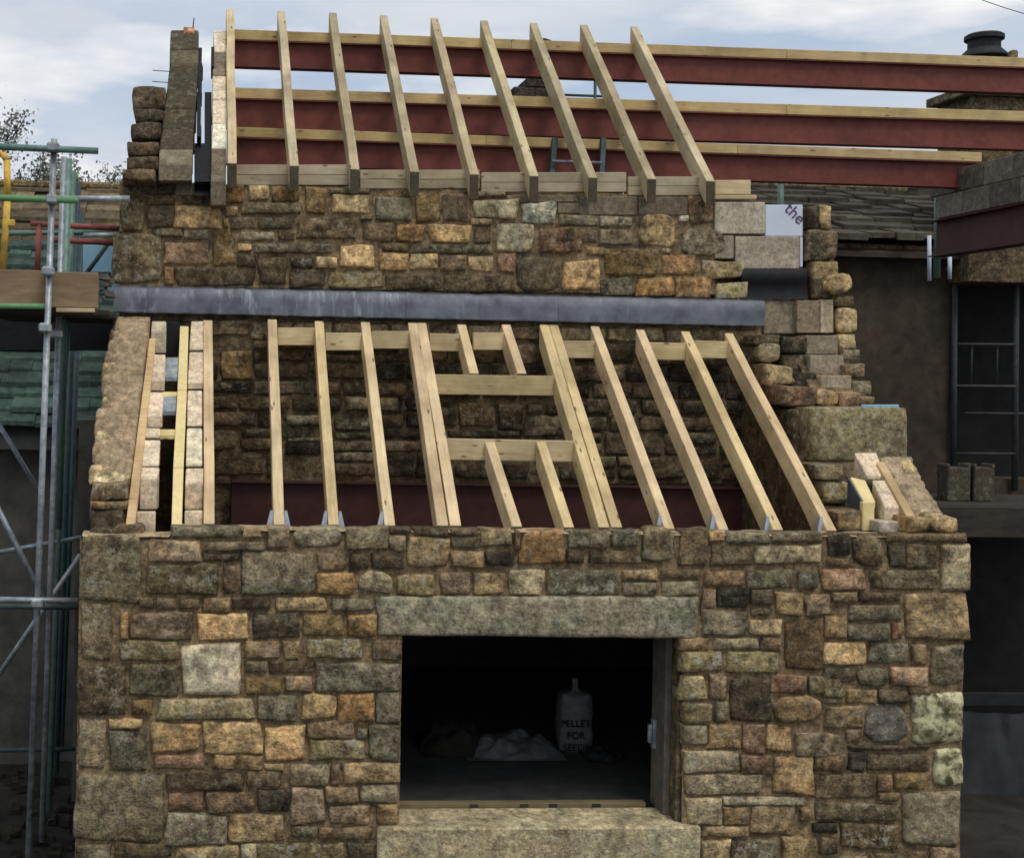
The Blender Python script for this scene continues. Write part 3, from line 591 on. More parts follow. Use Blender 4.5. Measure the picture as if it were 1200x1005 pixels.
# ================================================================== left gable of the lower roof
gl = thing('cavity_gable', (XL, .1, ZT), 'half built left gable of the lower roof, mortar capped stone, grey blocks and open cavity', 'wall')
def gable_core(par, x0, x1, slope, drop, mat='mortar_dark', y0=.47, y1=1.90):
    a_ = [P_(x0, y0, 1.0), P_(x0, y1, 1.0), P_(x0, y1, slope.z(y1) - drop), P_(x0, y0, slope.z(y0) - drop)]
    hexa('wall_core', a_, [v + P_(x1 - x0, 0, 0) for v in a_], MAT[mat], par)
gable_core(gl, XL + .02, at(150, 620, .3).x, LOW, .30); gable_core(gl, at(219, 610, .4).x, at(236, 610, .4).x, LOW, .26, 'mortar')
# ragged mortar capping over the outer leaf
def ragged(name, left, right, slope, par, mat, n=44, m=7, drop=.16, off=0.0, rag=3.0, seedv=0.0, rag_side='l'):
    """left/right: polylines [(y, x)...] in the photo; the cap follows the slope"""
    def ip(pl, y):
        for (ya, xa), (yb, xb) in zip(pl, pl[1:]):
            if ya <= y <= yb: return xa + (xb - xa) * (y - ya) / (yb - ya)
        return pl[-1][1]
    y0, y1 = left[0][0], left[-1][0]; v = []; f = []
    for j in range(n + 1):
        y = y0 + (y1 - y0) * j / n
        xl, xr = ip(left, y), ip(right, y); k = rag * (noise.noise(P_(y * .13, seedv, 1)) + .7 * noise.noise(P_(y * .4, seedv, 4)))
        if rag_side == 'l': xl += k
        else: xr += k
        for i in range(m + 1):
            u = i / m; e_ = min(u, 1 - u) * 2
            o_ = off + .034 * noise.noise(P_(xl * .05 + u * 2.4, y * .07, seedv)) + .022 * noise.noise(P_(u * 7, y * .23, seedv + 3)) - .03 * (1 - min(1, e_ * 4)) * (1 if (u < .5) == (rag_side == 'l') else .3)
            v.append(slope.at(xl + (xr - xl) * u, y, o_))
    q = len(v)
    v += [w - P_(0, 0, drop) for w in v]
    r_ = m + 1
    for j in range(n):
        for i in range(m): a_ = j * r_ + i; f.append((a_, a_ + 1, a_ + r_ + 1, a_ + r_))
        for i in (0, m): a_ = j * r_ + i; f.append((a_, q + a_, q + a_ + r_, a_ + r_))
    for i in range(m):
        for j in (0, n): a_ = j * r_ + i; f.append((a_, a_ + 1, q + a_ + 1, q + a_))
    return meshobj(name, v, f, mat, par, smooth=True)
ragged('mortar_cap', [(371, 134), (420, 128), (480, 122), (520, 114), (552, 112)], [(371, 176), (420, 170), (480, 163), (520, 158), (552, 154)], LOW, gl, MAT['mortar_pink'], drop=.22)
for i in range(13):                                   # stone ends showing at the torn edge
    y = 384 + i * 13.3; xl = 133 - (y - 371) * .127 + RNG.uniform(-5, 1)
    strip('stone', [(xl - 1, y), (xl + RNG.uniform(8, 22), y - 1), (xl + RNG.uniform(8, 20), y + RNG.uniform(5, 9)), (xl - 3, y + RNG.uniform(6, 10))], LOW, .12, MAT['mortar_pink'] if i % 3 else MAT['stone'], gl, (*alb((150, 138, 116)), .2), off=.004, bevel=.012)
strip('stone', [(111, 549), (153, 552), (151, 566), (109, 563)], LOW, .14, MAT['stone'], gl, (*alb((182, 170, 144)), .05), off=-.01, bevel=.012)
trace('108,566,150,586,n,lich=.5 106,586,150,596,t,lich=.3 106,597,148,628,d,lich=.2', .28, gl, proud=.05, depth=.35, rough=1.6)
strip('batten', [(175, 396), (183, 396), (158, 616), (147, 616)], LOW, .09, MAT['wood'], gl, (*alb((204, 178, 138), 1.2), 0), off=.015, bevel=.004)
BT, BD = (186, 172, 154), (150, 142, 126)
for tl, tr, ya, bl, br, yb, yc in ((178, 195, 376, 177, 195, 389, 414), (176, 194, 415, 174, 193, 446, 458), (174, 192, 459, 170, 190, 487, 501), (168, 188, 501, 167, 187, 511, 514), (169, 188, 515, 166, 186, 543, 547), (165, 187, 547, 164, 184, 561, 597), (161, 183, 598, 160, 182, 600, 633)):
    cut_block('concrete_block', tl, tr, ya, bl, br, yb, yc, LOW, MAT['block'], gl, BLK(*jit(BT if ya > 400 else BD)), off=-.02)
for tl, tr, ya, bl, br, yb, yc in ((224, 239, 376, 222, 239, 408, 411), (222, 239, 412, 220, 238, 448, 456), (220, 237, 457, 219, 237, 498, 500), (219, 237, 501, 218, 237, 543, 547), (218, 239, 548, 217, 238, 566, 597), (217, 238, 597, 216, 237, 599, 616)):
    cut_block('concrete_block', tl, tr, ya, bl, br, yb, yc, LOW, MAT['block'], gl, BLK(*jit(BT)), off=-.03)
for x0, x1, ya, x2, x3, yb in ((211, 221, 382, 208, 219, 456), (208, 219, 457.5, 203, 215, 547), (203, 215, 548.5, 201, 213, 614)):
    strip('insulation_board', [(x0, ya), (x1, ya), (x3, yb), (x2, yb)], LOW, .35, MAT['insul'], gl, off=-.01, bevel=.003)
for x0, y0, x1, y1, mt in ((194, 419, 209, 442, 'galv'), (191, 459, 208, 464, 'wood'), (190, 464, 207, 482, 'galv'), (188, 503, 206, 510, 'wood')):
    strip('cavity_closer', [(x0, y0), (x1, y0), (x1 - 1, y1), (x0 - 1, y1)], LOW, .03, MAT[mt], gl, (*WOOD_Y, 0), off=-.05)
in_plane('cavity_shade_panel', 193, 377, 211, 417, 1.80, .03, MAT['dpc'], gl)  # black slab added to paint in the darkness of the open cavity
# ================================================================== right gable of the lower roof, and the stepped pier above it
gr = thing('stepped_gable', at(1000, 600, .5), 'half built right gable stepping up in stones, blocks and one big dressed stone', 'wall')
gable_core(gr, at(1010, 600, .4).x, at(1085, 620, .3).x, LOW, .32, y1=1.5)
gable_core(gr, at(948, 600, .6).x, at(990, 600, .6).x, LOW, .42, y1=1.9)
ragged('mortar_cap', [(535, 1029), (570, 1052), (600, 1070), (621, 1083)], [(535, 1067), (570, 1084), (600, 1104), (621, 1110)], LOW, gr, MAT['mortar_pink'], n=26, drop=.25, seedv=9.0, rag_side='r')
strip('stone', [(1056, 536), (1068, 538), (1072, 550), (1060, 551)], LOW, .15, MAT['stone'], gr, (*alb((190, 172, 136)), .15), off=.012, bevel=.01)
trace('1091,604,1117,622,T,rnd=.3', .06, gr, proud=.05, depth=.2); trace('1062,606,1092,622,t', .12, gr, proud=.04, depth=.2)
strip('batten', [(1027, 541), (1036, 540), (1083, 622), (1073, 623)], LOW, .09, MAT['wood'], gr, (*alb((190, 168, 132), 1.2), 0), off=.02, bevel=.004)
for tl, tr, ya, bl, br, yb, yc in ((1001, 1027, 530, 1016, 1038, 557, 562), (1022, 1041, 562, 1037, 1058, 594, 609),):
    cut_block('concrete_block', tl, tr, ya, bl, br, yb, yc, LOW, MAT['block'], gr, BLK(178, 164, 146), off=-.01)
in_plane('concrete_block', 1031, 611, 1062, 624, .22, .2, MAT['block'], gr, BLK(150, 144, 134))
strip('insulation_board', [(996, 558), (1014, 562), (1026, 587), (1014, 590)], LOW, .06, MAT['insul'], gr, off=-.02, bevel=.006)
p = LOW.at(1014, 590, -.02); in_plane('insulation_board', 1011, 588, 1025, 622, p.y, .05, MAT['insul'], gr)
a_, b_ = LOW.at(995, 559, -.03), LOW.at(1013, 590, -.03)
hexa('insulation_facing', [a_, b_, P_(b_.x, b_.y, b_.z - .24), P_(a_.x, a_.y, a_.z - .34)], [v - P_(.012, 0, 0) for v in (a_, b_, P_(b_.x, b_.y, b_.z - .24), P_(a_.x, a_.y, a_.z - .34))], MAT['foil'], gr)
trace('953,545,986,562,g,lich=.35 961,562,992,592,y 955,592,978,600,d', .72, gr, proud=.06, depth=.3); trace('977,598,1008,623,t', .42, gr, proud=.05, depth=.3)
trace('925,478,950,540,d,lich=.3', 1.25, gr, proud=.04, depth=.5)
stone(948, 477, 1062, 541, 1.02, alb((116, 110, 88)), gr, proud=.03, depth=.5, lich=.3, rough=.55, mat=MAT['dressed'], rnd=.03, taper=.0)
trace('912,452,955,475,r,rough=1.6 950,455,981,475,t,rnd=.4 981,459,1004,476,r 1003,464,1022,474,R', 1.32, gr, proud=.05, depth=.45)
trace('1000,446,1018,463,g,lich=.3', 1.45, gr, proud=.04, depth=.4)
trace('895,427,930,451,t 925,436,958,456,k 987,426,1010,443,n,lich=.3', 1.58, gr, proud=.05, depth=.4)
trace('915,415,950,438,d 880,393,913,404,n 887,402,913,425,G,rnd=.3 915,394,944,413,d 985,410,1005,426,g', 1.74, gr, proud=.05, depth=.3)
for q, Y in (((944, 393, 982, 415, (114, 106, 94)), 1.72), ((949, 416, 989, 439, (116, 108, 96)), 1.6), ((962, 440, 998, 459, (124, 116, 103)), 1.46), ((934, 352, 961, 390, (110, 98, 84)), 1.84), ((962, 351, 977, 390, (150, 138, 120)), 1.83)):  # last two form one block, its shaded and lit faces put in as colour
    cblock(*q[:4], Y, .4, gr, q[4])
gable_core(gr, at(950, 600, 1.4).x, at(1000, 500, 1.6).x, LOW, .15, y0=1.35, y1=1.95)
trace('980,360,1002,391,T,rnd=.2 981,391,1002,409,T', 1.82, gr, proud=.05, depth=.4); trace('975,346,1000,359,n', 1.86, gr, proud=.05, depth=.4)
trace('946,270,979,306,n,rough=1.3 950,306,980,327,y 952,325,982,350,d 945,242,959,269,k 960,241,974,270,T,rnd=.05', UY - .02, gr, proud=.03, depth=.35)
stone(968, 320, 996, 343, UY - .10, alb(PAL['T']), gr, proud=.05, depth=.25, rnd=.45, rot=.25)
corep(945, 300, 976, 395, UY + .06, .3, gr)
in_plane('plastic_scrap', 1010, 474, 1054, 481, 1.06, .02, MAT['blue'], gr)
# black damp proof tray folded over the block ledge
dp = []
f_ = []
for i in range(13):
    xx = 869 + (946 - 869) * i / 12
    for j, (yy, Y) in enumerate(((314, UY - .005), (317, UY - .03), (328, UY - .045), (332, UY - .02), (344, UY - .025), (351, UY - .045))):
        dp.append(at(xx, yy + 1.6 * noise.noise(P_(xx * .09, j, 2)), Y + .015 * noise.noise(P_(xx * .1, yy * .1, 7))))
for i in range(12):
    for j in range(5): a_ = i * 6 + j; f_.append((a_, a_ + 6, a_ + 7, a_ + 1))
n_ = len(dp); dp += [v + P_(0, .05, 0) for v in dp]; f_ += [tuple(n_ + q for q in reversed(f)) for f in list(f_)]
tag(meshobj('damp_proof_tray', dp, f_, MAT['dpc'], smooth=True), 'black plastic damp proof tray lying on the block ledge right of the flashing', 'damp proofing')
# white insulation board with purple print
ib = in_plane('insulation_board', 897, 240, 941, 277, UY - .01, .06, MAT['white_board'], None)
tag(ib, 'white foil faced insulation board with slanted purple lettering on top of the blocks', 'insulation')
in_plane('board_edge', 937.5, 277.5, 941, 313, UY - .01, .06, MAT['white_board'], ib)
def text_mesh(name, body, size, loc, ex, ez, mat, parent, ext=.0015):
    cu = bpy.data.curves.new(name, 'FONT'); cu.body = body; cu.size = size; cu.extrude = ext; cu.align_x = 'CENTER'; cu.align_y = 'CENTER'
    t = bpy.data.objects.new('tmp', cu); COL.objects.link(t)
    dg = bpy.context.evaluated_depsgraph_get(); me = bpy.data.meshes.new_from_object(t.evaluated_get(dg)); bpy.data.objects.remove(t)
    me.materials.append(mat); m = Matrix.Identity(4); ey = ez; nz_ = ex.cross(ey)
    for i in range(3): m[i][0], m[i][1], m[i][2], m[i][3] = ex[i], ey[i], nz_[i], loc[i]
    return finish(bpy.data.objects.new(name, me), parent, m)
an = math.radians(-43)
text_mesh('lettering', 'the', .15, at(931.5, 250.5, UY - .013), P_(math.cos(an), 0, math.sin(an)), P_(-math.sin(an), 0, math.cos(an)), MAT['ink'], ib)
# ================================================================== wall plate of the upper roof
wp = thing('wall_plate', at(560, 212, UY), 'weathered grey timber plates laid in a row along the head of the upper wall', 'timber')
for x0, yt, x1, yb in ((277, 193, 420, 217), (422, 199, 562, 221), (564, 202, 734, 225), (736, 207, 836, 229)):
    xm = yt + (yb - yt) * .5
    in_plane('plank', x0, yt, x1, xm, UY - .0, .12, MAT['wood'], wp, (*wv(WOOD_PL), 0), bevel=.004)
    in_plane('plank', x0, xm + .6, x1, yb, UY - .012, .12, MAT['wood'], wp, (*wv(WOOD_PL), 0), bevel=.004)
in_plane('plank', 838, 211, 880, 228, UY - .0, .12, MAT['wood'], wp, (*wv(WOOD_P), 0)); in_plane('plank', 838, 228.6, 887, 233.5, UY - .01, .14, MAT['wood'], wp, (*wv(WOOD_P), 0))
# ================================================================== upper roof: three steel purlins and their rafters
def purlin(label, x0, y0, x1, y1, Y, th, sh):
    p, q = at(x0, y0, Y), at(x1, y1, Y)
    m_ = (q - p).normalized(); s = steel_beam('steel_purlin', p - P_(0, 0, th), q - P_(0, 0, th), sh, .12, MAT['steel'])
    tag(s, label, 'steel beam', 'red steel purlins of the upper roof')
    n_ = 3
    for k in range(n_):
        a_, b_ = p + (q - p) * (k / n_) + m_ * (.002 if k else 0), p + (q - p) * ((k + 1) / n_)
        beam('timber_packer', a_, b_, .13, th, MAT['wood'], s, wv(alb((190, 170, 128), 1.15)))
    return s
purlin('highest red steel purlin with timber packer, nearest the ridge of the upper roof', 266, 36, 1230, 70.5, 3.80, .10, .27)
purlin('middle red steel purlin with timber packer, between the other two under the upper rafters', 266, 104, 1230, 133, 3.16, .10, .28)
purlin('lowest red steel purlin with timber packer, ending against the block gable on the right', 266, 150, 1146, 180, 2.72, .09, .25)
ur = thing('roof_frame', at(560, 221, 1.80), 'nine weathered upper rafters rising clear above the red steel purlins into the sky', 'roof frame')
for bx, by, tx, ty in ((272, 191, 269.5, 11), (345, 194, 329.5, 13), (416, 198, 390, 15), (486, 201, 449.5, 18), (556, 204, 509, 21), (626, 206, 567, 24), (695, 208, 625, 27), (764, 209.5, 684, 29), (833, 212, 743, 31)):
    rafter(bx, by, tx, ty, .078, UPR, ur, h=.16, c=WOOD_G if bx > 300 else WOOD)
# ================================================================== upper left gable: stone outside, blocks, open cavity
ug = thing('cavity_gable', at(200, 215, UY), 'unfinished upper left gable against the sky, dark cut blocks and stones with an open cavity', 'wall')
for i, (xl, xr, y0, y1, c) in enumerate(((156, 196, 101, 129, 'n'), (157, 192, 129, 144, 'd'), (155, 190, 145, 165, 'd'), (150, 187, 166, 184, 'n'), (148, 186, 184, 199, 'd'), (144, 182, 199, 213, 'n'))):
    Y = UPR.at(xl, y0 + 4).y if i else UPR.at(xl, 112).y
    stone(xl, y0, xr, y1, Y, tuple(v * .75 for v in alb(PAL[c])), ug, proud=.06, depth=.5, rnd=.04, rough=1.4)
trace('170,176,188,190,d 172,191,187,203,g 170,203,186,216,d', 2.1, ug, proud=.05, depth=.3, rough=1.8, dark=.8)
for tl, tr, ya, bl, br, yb, c in ((200, 233, 35, 199, 233, 58, (70, 64, 51)), (199, 233, 58.6, 199, 232, 75, (92, 85, 70)), (199, 232, 75.6, 196, 231, 100, (66, 60, 47)), (196, 231, 100.4, 193, 229, 125, (67, 61, 48)), (193, 229, 125.5, 190, 227, 150, (65, 59, 46)), (190, 227, 150.5, 187, 226, 174, (68, 61, 49))):
    cut_block('concrete_block', tl, tr, ya, bl, br, yb, yb, UPR, MAT['block'], ug, BLK(*[q * .84 for q in c]), bevel=.012, off=RNG.uniform(-.015, .015))
cut_block('concrete_block', 187, 226, 175, 186, 225, 193, 212, UPR, MAT['block'], ug, BLK(96, 91, 77))
for tl, tr, ya, bl, br, yb, c in ((250, 265, 36, 251, 265, 60, (180, 170, 154)), (250, 265, 61, 249, 265, 88, (104, 96, 84)), (249, 265, 89, 249, 265, 115, (180, 168, 150)), (249, 265, 118, 249, 265, 144, (186, 174, 156)), (249, 265, 145, 248, 265, 173, (198, 186, 172)), (248, 265, 174, 247, 265, 213, (88, 80, 68))):
    cut_block('concrete_block', tl, tr, ya, bl, br, yb, yb, UPR, MAT['block'], ug, BLK(*c), off=-.08, bevel=.006)
for i, (x0, x1, ya, yb) in enumerate(((232, 236.5, 56, 110), (231, 235.5, 108, 160), (228, 240, 168, 213), (240, 248, 108, 213), (247.5, 251, 55, 78))):
    n_ = 14; v_ = []; f_ = []
    for j in range(n_ + 1):
        y = ya + (yb - ya) * j / n_; dx = (1.6 * noise.noise(P_(y * .5, i * 3, 1)) + 1.2 * noise.noise(P_(y * .17, i, 5)))
        for xx in (x0, x1 + dx if i < 2 else x1):
            q = UPR.at(xx, y, -.16 if i in (2, 3) else -.05); v_ += [q, q - P_(0, 0, .12)]
    for j in range(n_):
        a_ = j * 4; f_ += [(a_, a_ + 2, a_ + 6, a_ + 4), (a_ + 1, a_ + 5, a_ + 7, a_ + 3), (a_, a_ + 4, a_ + 5, a_ + 1), (a_ + 2, a_ + 3, a_ + 7, a_ + 6)]
    meshobj('damp_proof_strip', v_, f_, MAT['dpc'], ug)
strip('brick_piece', [(215, 32), (228, 32), (228, 37), (215, 37)], UPR, .06, MAT['stone'], ug, (*alb((150, 112, 92)), .05), off=.02)
p = UPR.at(226, 33); tube('wall_tie', p, p + P_(.01, 0, .10), .006, MAT['galv_dark'], ug); 
for y in (84, 97):
    p = UPR.at(199, y); tube('wall_tie', p, p + P_(-.16, 0, .005), .004, MAT['galv_dark'], ug)
# ================================================================== right block gable and the beam that carries it
XG = 7.18
bgz = thing('block_gable', (XG, 2.7, at(1145, 216, 2.7).z), 'dull grey concrete block gable standing on a steel beam at the right edge', 'wall')
zb = atX(1098, 257, XG).z; bh = .225; yend = atX(1097, 262, XG).y
for r_ in range(2):
    y = yend + .02 + (r_ % 2) * .10 - (.13 * r_ if r_ > 1 else 0)
    while y > .4:
        l_ = .44; y0 = y - l_ + .008
        aabb('concrete_block', XG, XG + .2, max(.4, y0), y, zb + r_ * bh + .006, zb + (r_ + 1) * bh - .002, MAT['block'], bgz, BLK(*[v * (.8 + .4 * ((int(y * 50) * 37 + r_ * 11) % 10) / 10) for v in (92, 88, 82)]), bevel=.005); y -= l_
core('mortar', XG + .012, XG + .19, zb + .005, zb + 2 * bh - .02, .42, yend - .5, bgz, 'mortar')
p = atX(1095, 257, XG)
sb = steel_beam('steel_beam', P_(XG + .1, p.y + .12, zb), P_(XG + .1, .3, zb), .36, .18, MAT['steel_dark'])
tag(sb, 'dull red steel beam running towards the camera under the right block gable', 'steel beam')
# ================================================================== old house on the right
oh = thing('old_house', at(1080, 600, 6.0), 'dark rendered old house with stone slate roof and a barred dark opening, far right', 'house')
OY = 6.0
a, b = at(900, 282, OY), at(1330, 282, OY); c = at(1115, 320, OY); d_ = at(1115, 560, OY)
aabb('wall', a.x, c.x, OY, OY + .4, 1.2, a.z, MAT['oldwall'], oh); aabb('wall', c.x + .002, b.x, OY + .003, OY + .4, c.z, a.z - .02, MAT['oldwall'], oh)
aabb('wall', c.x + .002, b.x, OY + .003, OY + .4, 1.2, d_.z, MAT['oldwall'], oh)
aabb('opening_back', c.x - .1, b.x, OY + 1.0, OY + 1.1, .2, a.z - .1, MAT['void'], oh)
for x0, x1, t_ in ((1108, 1160, 'n'), (1162, 1215, 't')): stone(x0, 299, x1, 319, OY, tuple(v * .7 for v in alb(PAL[t_])), oh, proud=.05, depth=.2, mat=MAT['dressed'])
def slates(par, y0, z0, y1, z1, x0, x1, n, cols, th=.07, wob=.03):
    for k in range(n):
        f0 = k / n; ya, za = y0 + (y1 - y0) * f0, z0 + (z1 - z0) * f0; yb_, zb_ = y0 + (y1 - y0) * min(1, f0 + 1.5 / n), z0 + (z1 - z0) * min(1, f0 + 1.5 / n)
        x = x0 + RNG.uniform(-.2, 0); cc = cols(f0)
        while x < x1:
            w = RNG.uniform(.22, .55); d0 = RNG.uniform(-.03, .03); dz = RNG.uniform(0, wob); t = th * RNG.uniform(.7, 1.4); v = []
            xa, xb = x + .004, min(x + w, x1 + .1)
            lift = th * .75 + RNG.uniform(-.3, .3) * th
            for yy, zz in ((ya + d0 - .04, za + dz + lift), (yb_, zb_ + dz * .3)):
                v += [P_(xa, yy, zz), P_(xb, yy, zz + RNG.uniform(-.012, .012)), P_(xb, yy, zz + t), P_(xa, yy, zz + t)]
            q_ = RNG.uniform(.82, 1.2); meshobj('slate', v, BOXF, MAT['slate'], par, (cc[0] * q_, cc[1] * q_, cc[2] * q_, 0)); x += w
ra, rb = at(860, 283, OY - .25), at(860, 222, OY + 2.6)
slates(oh, ra.y, ra.z, rb.y, rb.z, at(832, 250, OY).x, b.x, 8, lambda f: alb(jit2((72, 67, 56)), 1.15))
hexa('roof_deck', [P_(at(832, 250, OY).x, ra.y, ra.z - .08), P_(b.x, ra.y, ra.z - .08), P_(b.x, rb.y, rb.z - .02), P_(at(832, 250, OY).x, rb.y, rb.z - .02)], [P_(at(832, 250, OY).x, ra.y, ra.z - .14), P_(b.x, ra.y, ra.z - .14), P_(b.x, rb.y, rb.z - .14), P_(at(832, 250, OY).x, rb.y, rb.z - .14)], MAT['oldwall'], oh)
x = at(832, 250, OY).x
while x < b.x: aabb('ridge_stone', x, x + .52, rb.y - .14, rb.y + .14, rb.z - .02, rb.z + .10, MAT['stone'], oh, (*alb((92, 84, 68)), .2), bevel=.03); x += .53
aabb('eaves_board', a.x, b.x, OY - .1, OY - .003, a.z - .16, a.z - .02, MAT['stone'], oh, (*tuple(v * .6 for v in alb(PAL['n'])), .1))
for x, y0, y1 in ((1119, 312, 560), (1191, 306, 575)): tube('bar', at(x, y0, OY - .06), at(x - 2, y1, OY - .06), .035, MAT['bar'], oh)
for y, x0, x1 in ((403, 1119, 1191), (452, 1119, 1190), (484, 1130, 1200), (531, 1119, 1190)): tube('bar', at(x0, y, OY - .08), at(x1, y + .5, OY - .08), .014, MAT['grey_render'] if y < 470 else MAT['bar'], oh)
for x in (1139, 1169): tube('bar', at(x, 403, OY - .05), at(x - 1, 452, OY - .05), .010, MAT['bar'], oh)
for x, y0, y1, Y in ((914, 205, 242, 4.2), (1098, 214, 266, 4.6)): 
    tag(tube('scaffold_pole', at(x + 1, y0, Y), at(x, y1 + 60, Y), .035, MAT['galv_green']), 'green stained scaffold pole ' + ('just behind the white insulation board' if x < 1000 else 'beside the far end of the block gable'), 'pole', 'green poles behind the roof')
for x, y0, y1 in ((1089, 276, 329), (1113, 300, 327)):
    tag(tube('white_post', at(x, y0, 5.2), at(x, y1, 5.2), .022, MAT['white_board']), 'thin white post hanging below the right steel beam, ' + ('the longer left one' if x < 1100 else 'the shorter right one'), 'post', 'white posts under the steel beam')
# ledge, blocks, void and tarpaulin under it
lz = at(1150, 594, 4.4).z
lg = thing('timber_ledge', at(1150, 610, 4.4), 'wet dark timber ledge projecting from the old house at the right', 'ledge')
a = at(1078, 600, 4.4); b = at(1330, 600, 4.4)
beam('fascia', P_(a.x, 4.45, lz), P_(b.x, 4.45, lz), .12, .33, MAT['darkwood'], lg)
for k in range(6): beam('plank', P_(a.x, 4.62 + k * .23, lz + .01), P_(b.x, 4.62 + k * .23, lz + .01), .22, .05, MAT['darkwood'], lg)
for x0, x1, lab in ((1110, 1138, 'dark grey concrete block on the timber ledge, left of the pair'), (1141, 1166, 'dark grey concrete block on the timber ledge, right of the pair')):
    p, q = at(x0, 590, 4.9), at(x1, 546, 4.9)
    t = thing('concrete_block', P_((p.x + q.x) / 2, 5.0, lz + .012), lab, 'block', 'blocks on the timber ledge')
    hh = q.z - lz; w_ = q.x - p.x
    aabb('block_body', p.x, q.x, 4.9, 5.12, lz + .012, q.z - .02, MAT['block'], t, BLK(58, 54, 46), bevel=.01)
    for s_ in (0, 1): aabb('rim', p.x + s_ * (w_ - .03), p.x + .03 + s_ * (w_ - .03), 4.9, 5.12, q.z - .018, q.z + .02, MAT['block'], t, BLK(74, 70, 60), bevel=.005)
vd = thing('barn_doorway', at(1150, 800, 5.9), 'black open doorway under the timber ledge beside the front wall corner', 'doorway')
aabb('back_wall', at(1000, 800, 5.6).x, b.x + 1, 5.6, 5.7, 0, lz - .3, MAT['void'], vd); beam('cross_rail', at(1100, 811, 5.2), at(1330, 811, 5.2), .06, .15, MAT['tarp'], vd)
v_ = []; f_ = []; nx, nz = 34, 26
for j in range(nz + 1):
    for i in range(nx + 1):
        xx = 1090 + 240 * i / nx; yy = 836 + 220 * j / nz
        fold = .09 * noise.noise(P_(xx * .028 + yy * .008, yy * .004, 2)) + .05 * noise.noise(P_(xx * .07 - yy * .012, yy * .01, 8))
        v_.append(at(xx, yy + 5 * noise.noise(P_(xx * .04, 0, 3)) * (1 - j / nz), 4.6 + fold - .5 * j / nz))
for j in range(nz):
    for i in range(nx): a_ = j * (nx + 1) + i; f_.append((a_, a_ + 1, a_ + nx + 2, a_ + nx + 1))
n_ = len(v_); v_ += [v + P_(0, .03, 0) for v in v_]; f_ += [tuple(n_ + q for q in reversed(f)) for f in list(f_)]
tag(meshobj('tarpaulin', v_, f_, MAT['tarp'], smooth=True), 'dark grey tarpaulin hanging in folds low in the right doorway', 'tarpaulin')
# ================================================================== chimneys behind
def lathe(name, c, prof, mat, par, seg=18):
    v = []; f = []
    for r_, z in prof:
        for k in range(seg): v.append(c + P_(r_ * math.cos(2 * math.pi * k / seg), r_ * math.sin(2 * math.pi * k / seg), z))
    for j in range(len(prof) - 1):
        for k in range(seg): f.append((j * seg + k, j * seg + (k + 1) % seg, (j + 1) * seg + (k + 1) % seg, (j + 1) * seg + k))
    f += [tuple(range(seg)), tuple(range((len(prof) - 1) * seg, len(prof) * seg))]
    return meshobj(name, v, f, mat, par, smooth=False)
CY = 5.6
ch = thing('chimney', at(1172, 140, CY), 'stone chimney with a large black cowl, rising behind the steel purlins at top right', 'chimney')
p, q = at(1134, 330, CY), at(1225, 112, CY)
aabb('stack', p.x, q.x, CY, CY + .7, p.z, q.z, MAT['stone'], ch, (*tuple(v * .6 for v in alb(PAL['n'])), .1), bevel=.01)
p2, q2 = at(1127, 112, CY), at(1225, 105, CY); aabb('coping', p2.x, q2.x, CY - .07, CY + .77, p2.z + .002, q2.z, MAT['stone'], ch, (*tuple(v * .7 for v in alb(PAL['g'])), .1), bevel=.012)
s_ = (CY + 9.1) / F; pc = at(1173, 98, CY); pc.y = CY + .35
lathe('pot', pc, [(17 * s_, 0), (15 * s_, 14 * s_), (14 * s_, 40 * s_)], MAT['pot'], ch)
lathe('cowl', pc, [(15 * s_, 36 * s_), (28 * s_, 40 * s_), (27 * s_, 43 * s_), (19 * s_, 51 * s_), (19 * s_, 60 * s_), (23 * s_, 62 * s_), (23 * s_, 67 * s_), (20 * s_, 69 * s_), (8 * s_, 70 * s_)], MAT['pot'], ch)
aabb('chimney_block', pc.x + 10 * s_, pc.x + 19 * s_, CY - .05, CY + .05, pc.z + 24 * s_, pc.z + 41 * s_, MAT['stone'], ch, (*alb(PAL['n']), .1), bevel=.02)
CY2 = 7.0; s_ = (CY2 + 9.1) / F
c2 = thing('chimney', at(625, 118, CY2), 'small dark stepped chimney top seen between the upper rafters', 'chimney')
for x0, x1, y0, y1 in ((601, 650, 103, 117), (616, 645, 92, 102.5)): 
    p, q = at(x0, y1, CY2), at(x1, y0, CY2); aabb('coping', p.x, q.x, CY2, CY2 + .5, p.z, q.z, MAT['stone'], c2, (*alb((48, 46, 42)), .02), bevel=.02)
p, q = at(606, 300, CY2), at(646, 117, CY2); aabb('stack', p.x, q.x, CY2 + .03, CY2 + .47, p.z, q.z - .003, MAT['stone'], c2, (*alb((60, 55, 46)), .02))
pc = at(641, 92, CY2); pc.y += .25
lathe('pot', pc, [(8 * s_, 0), (8 * s_, 30 * s_), (6 * s_, 36 * s_)], MAT['pot'], c2); lathe('cowl', pc, [(8 * s_, 37 * s_), (11 * s_, 40 * s_), (11 * s_, 50 * s_), (4 * s_, 53 * s_)], MAT['pot'], c2)
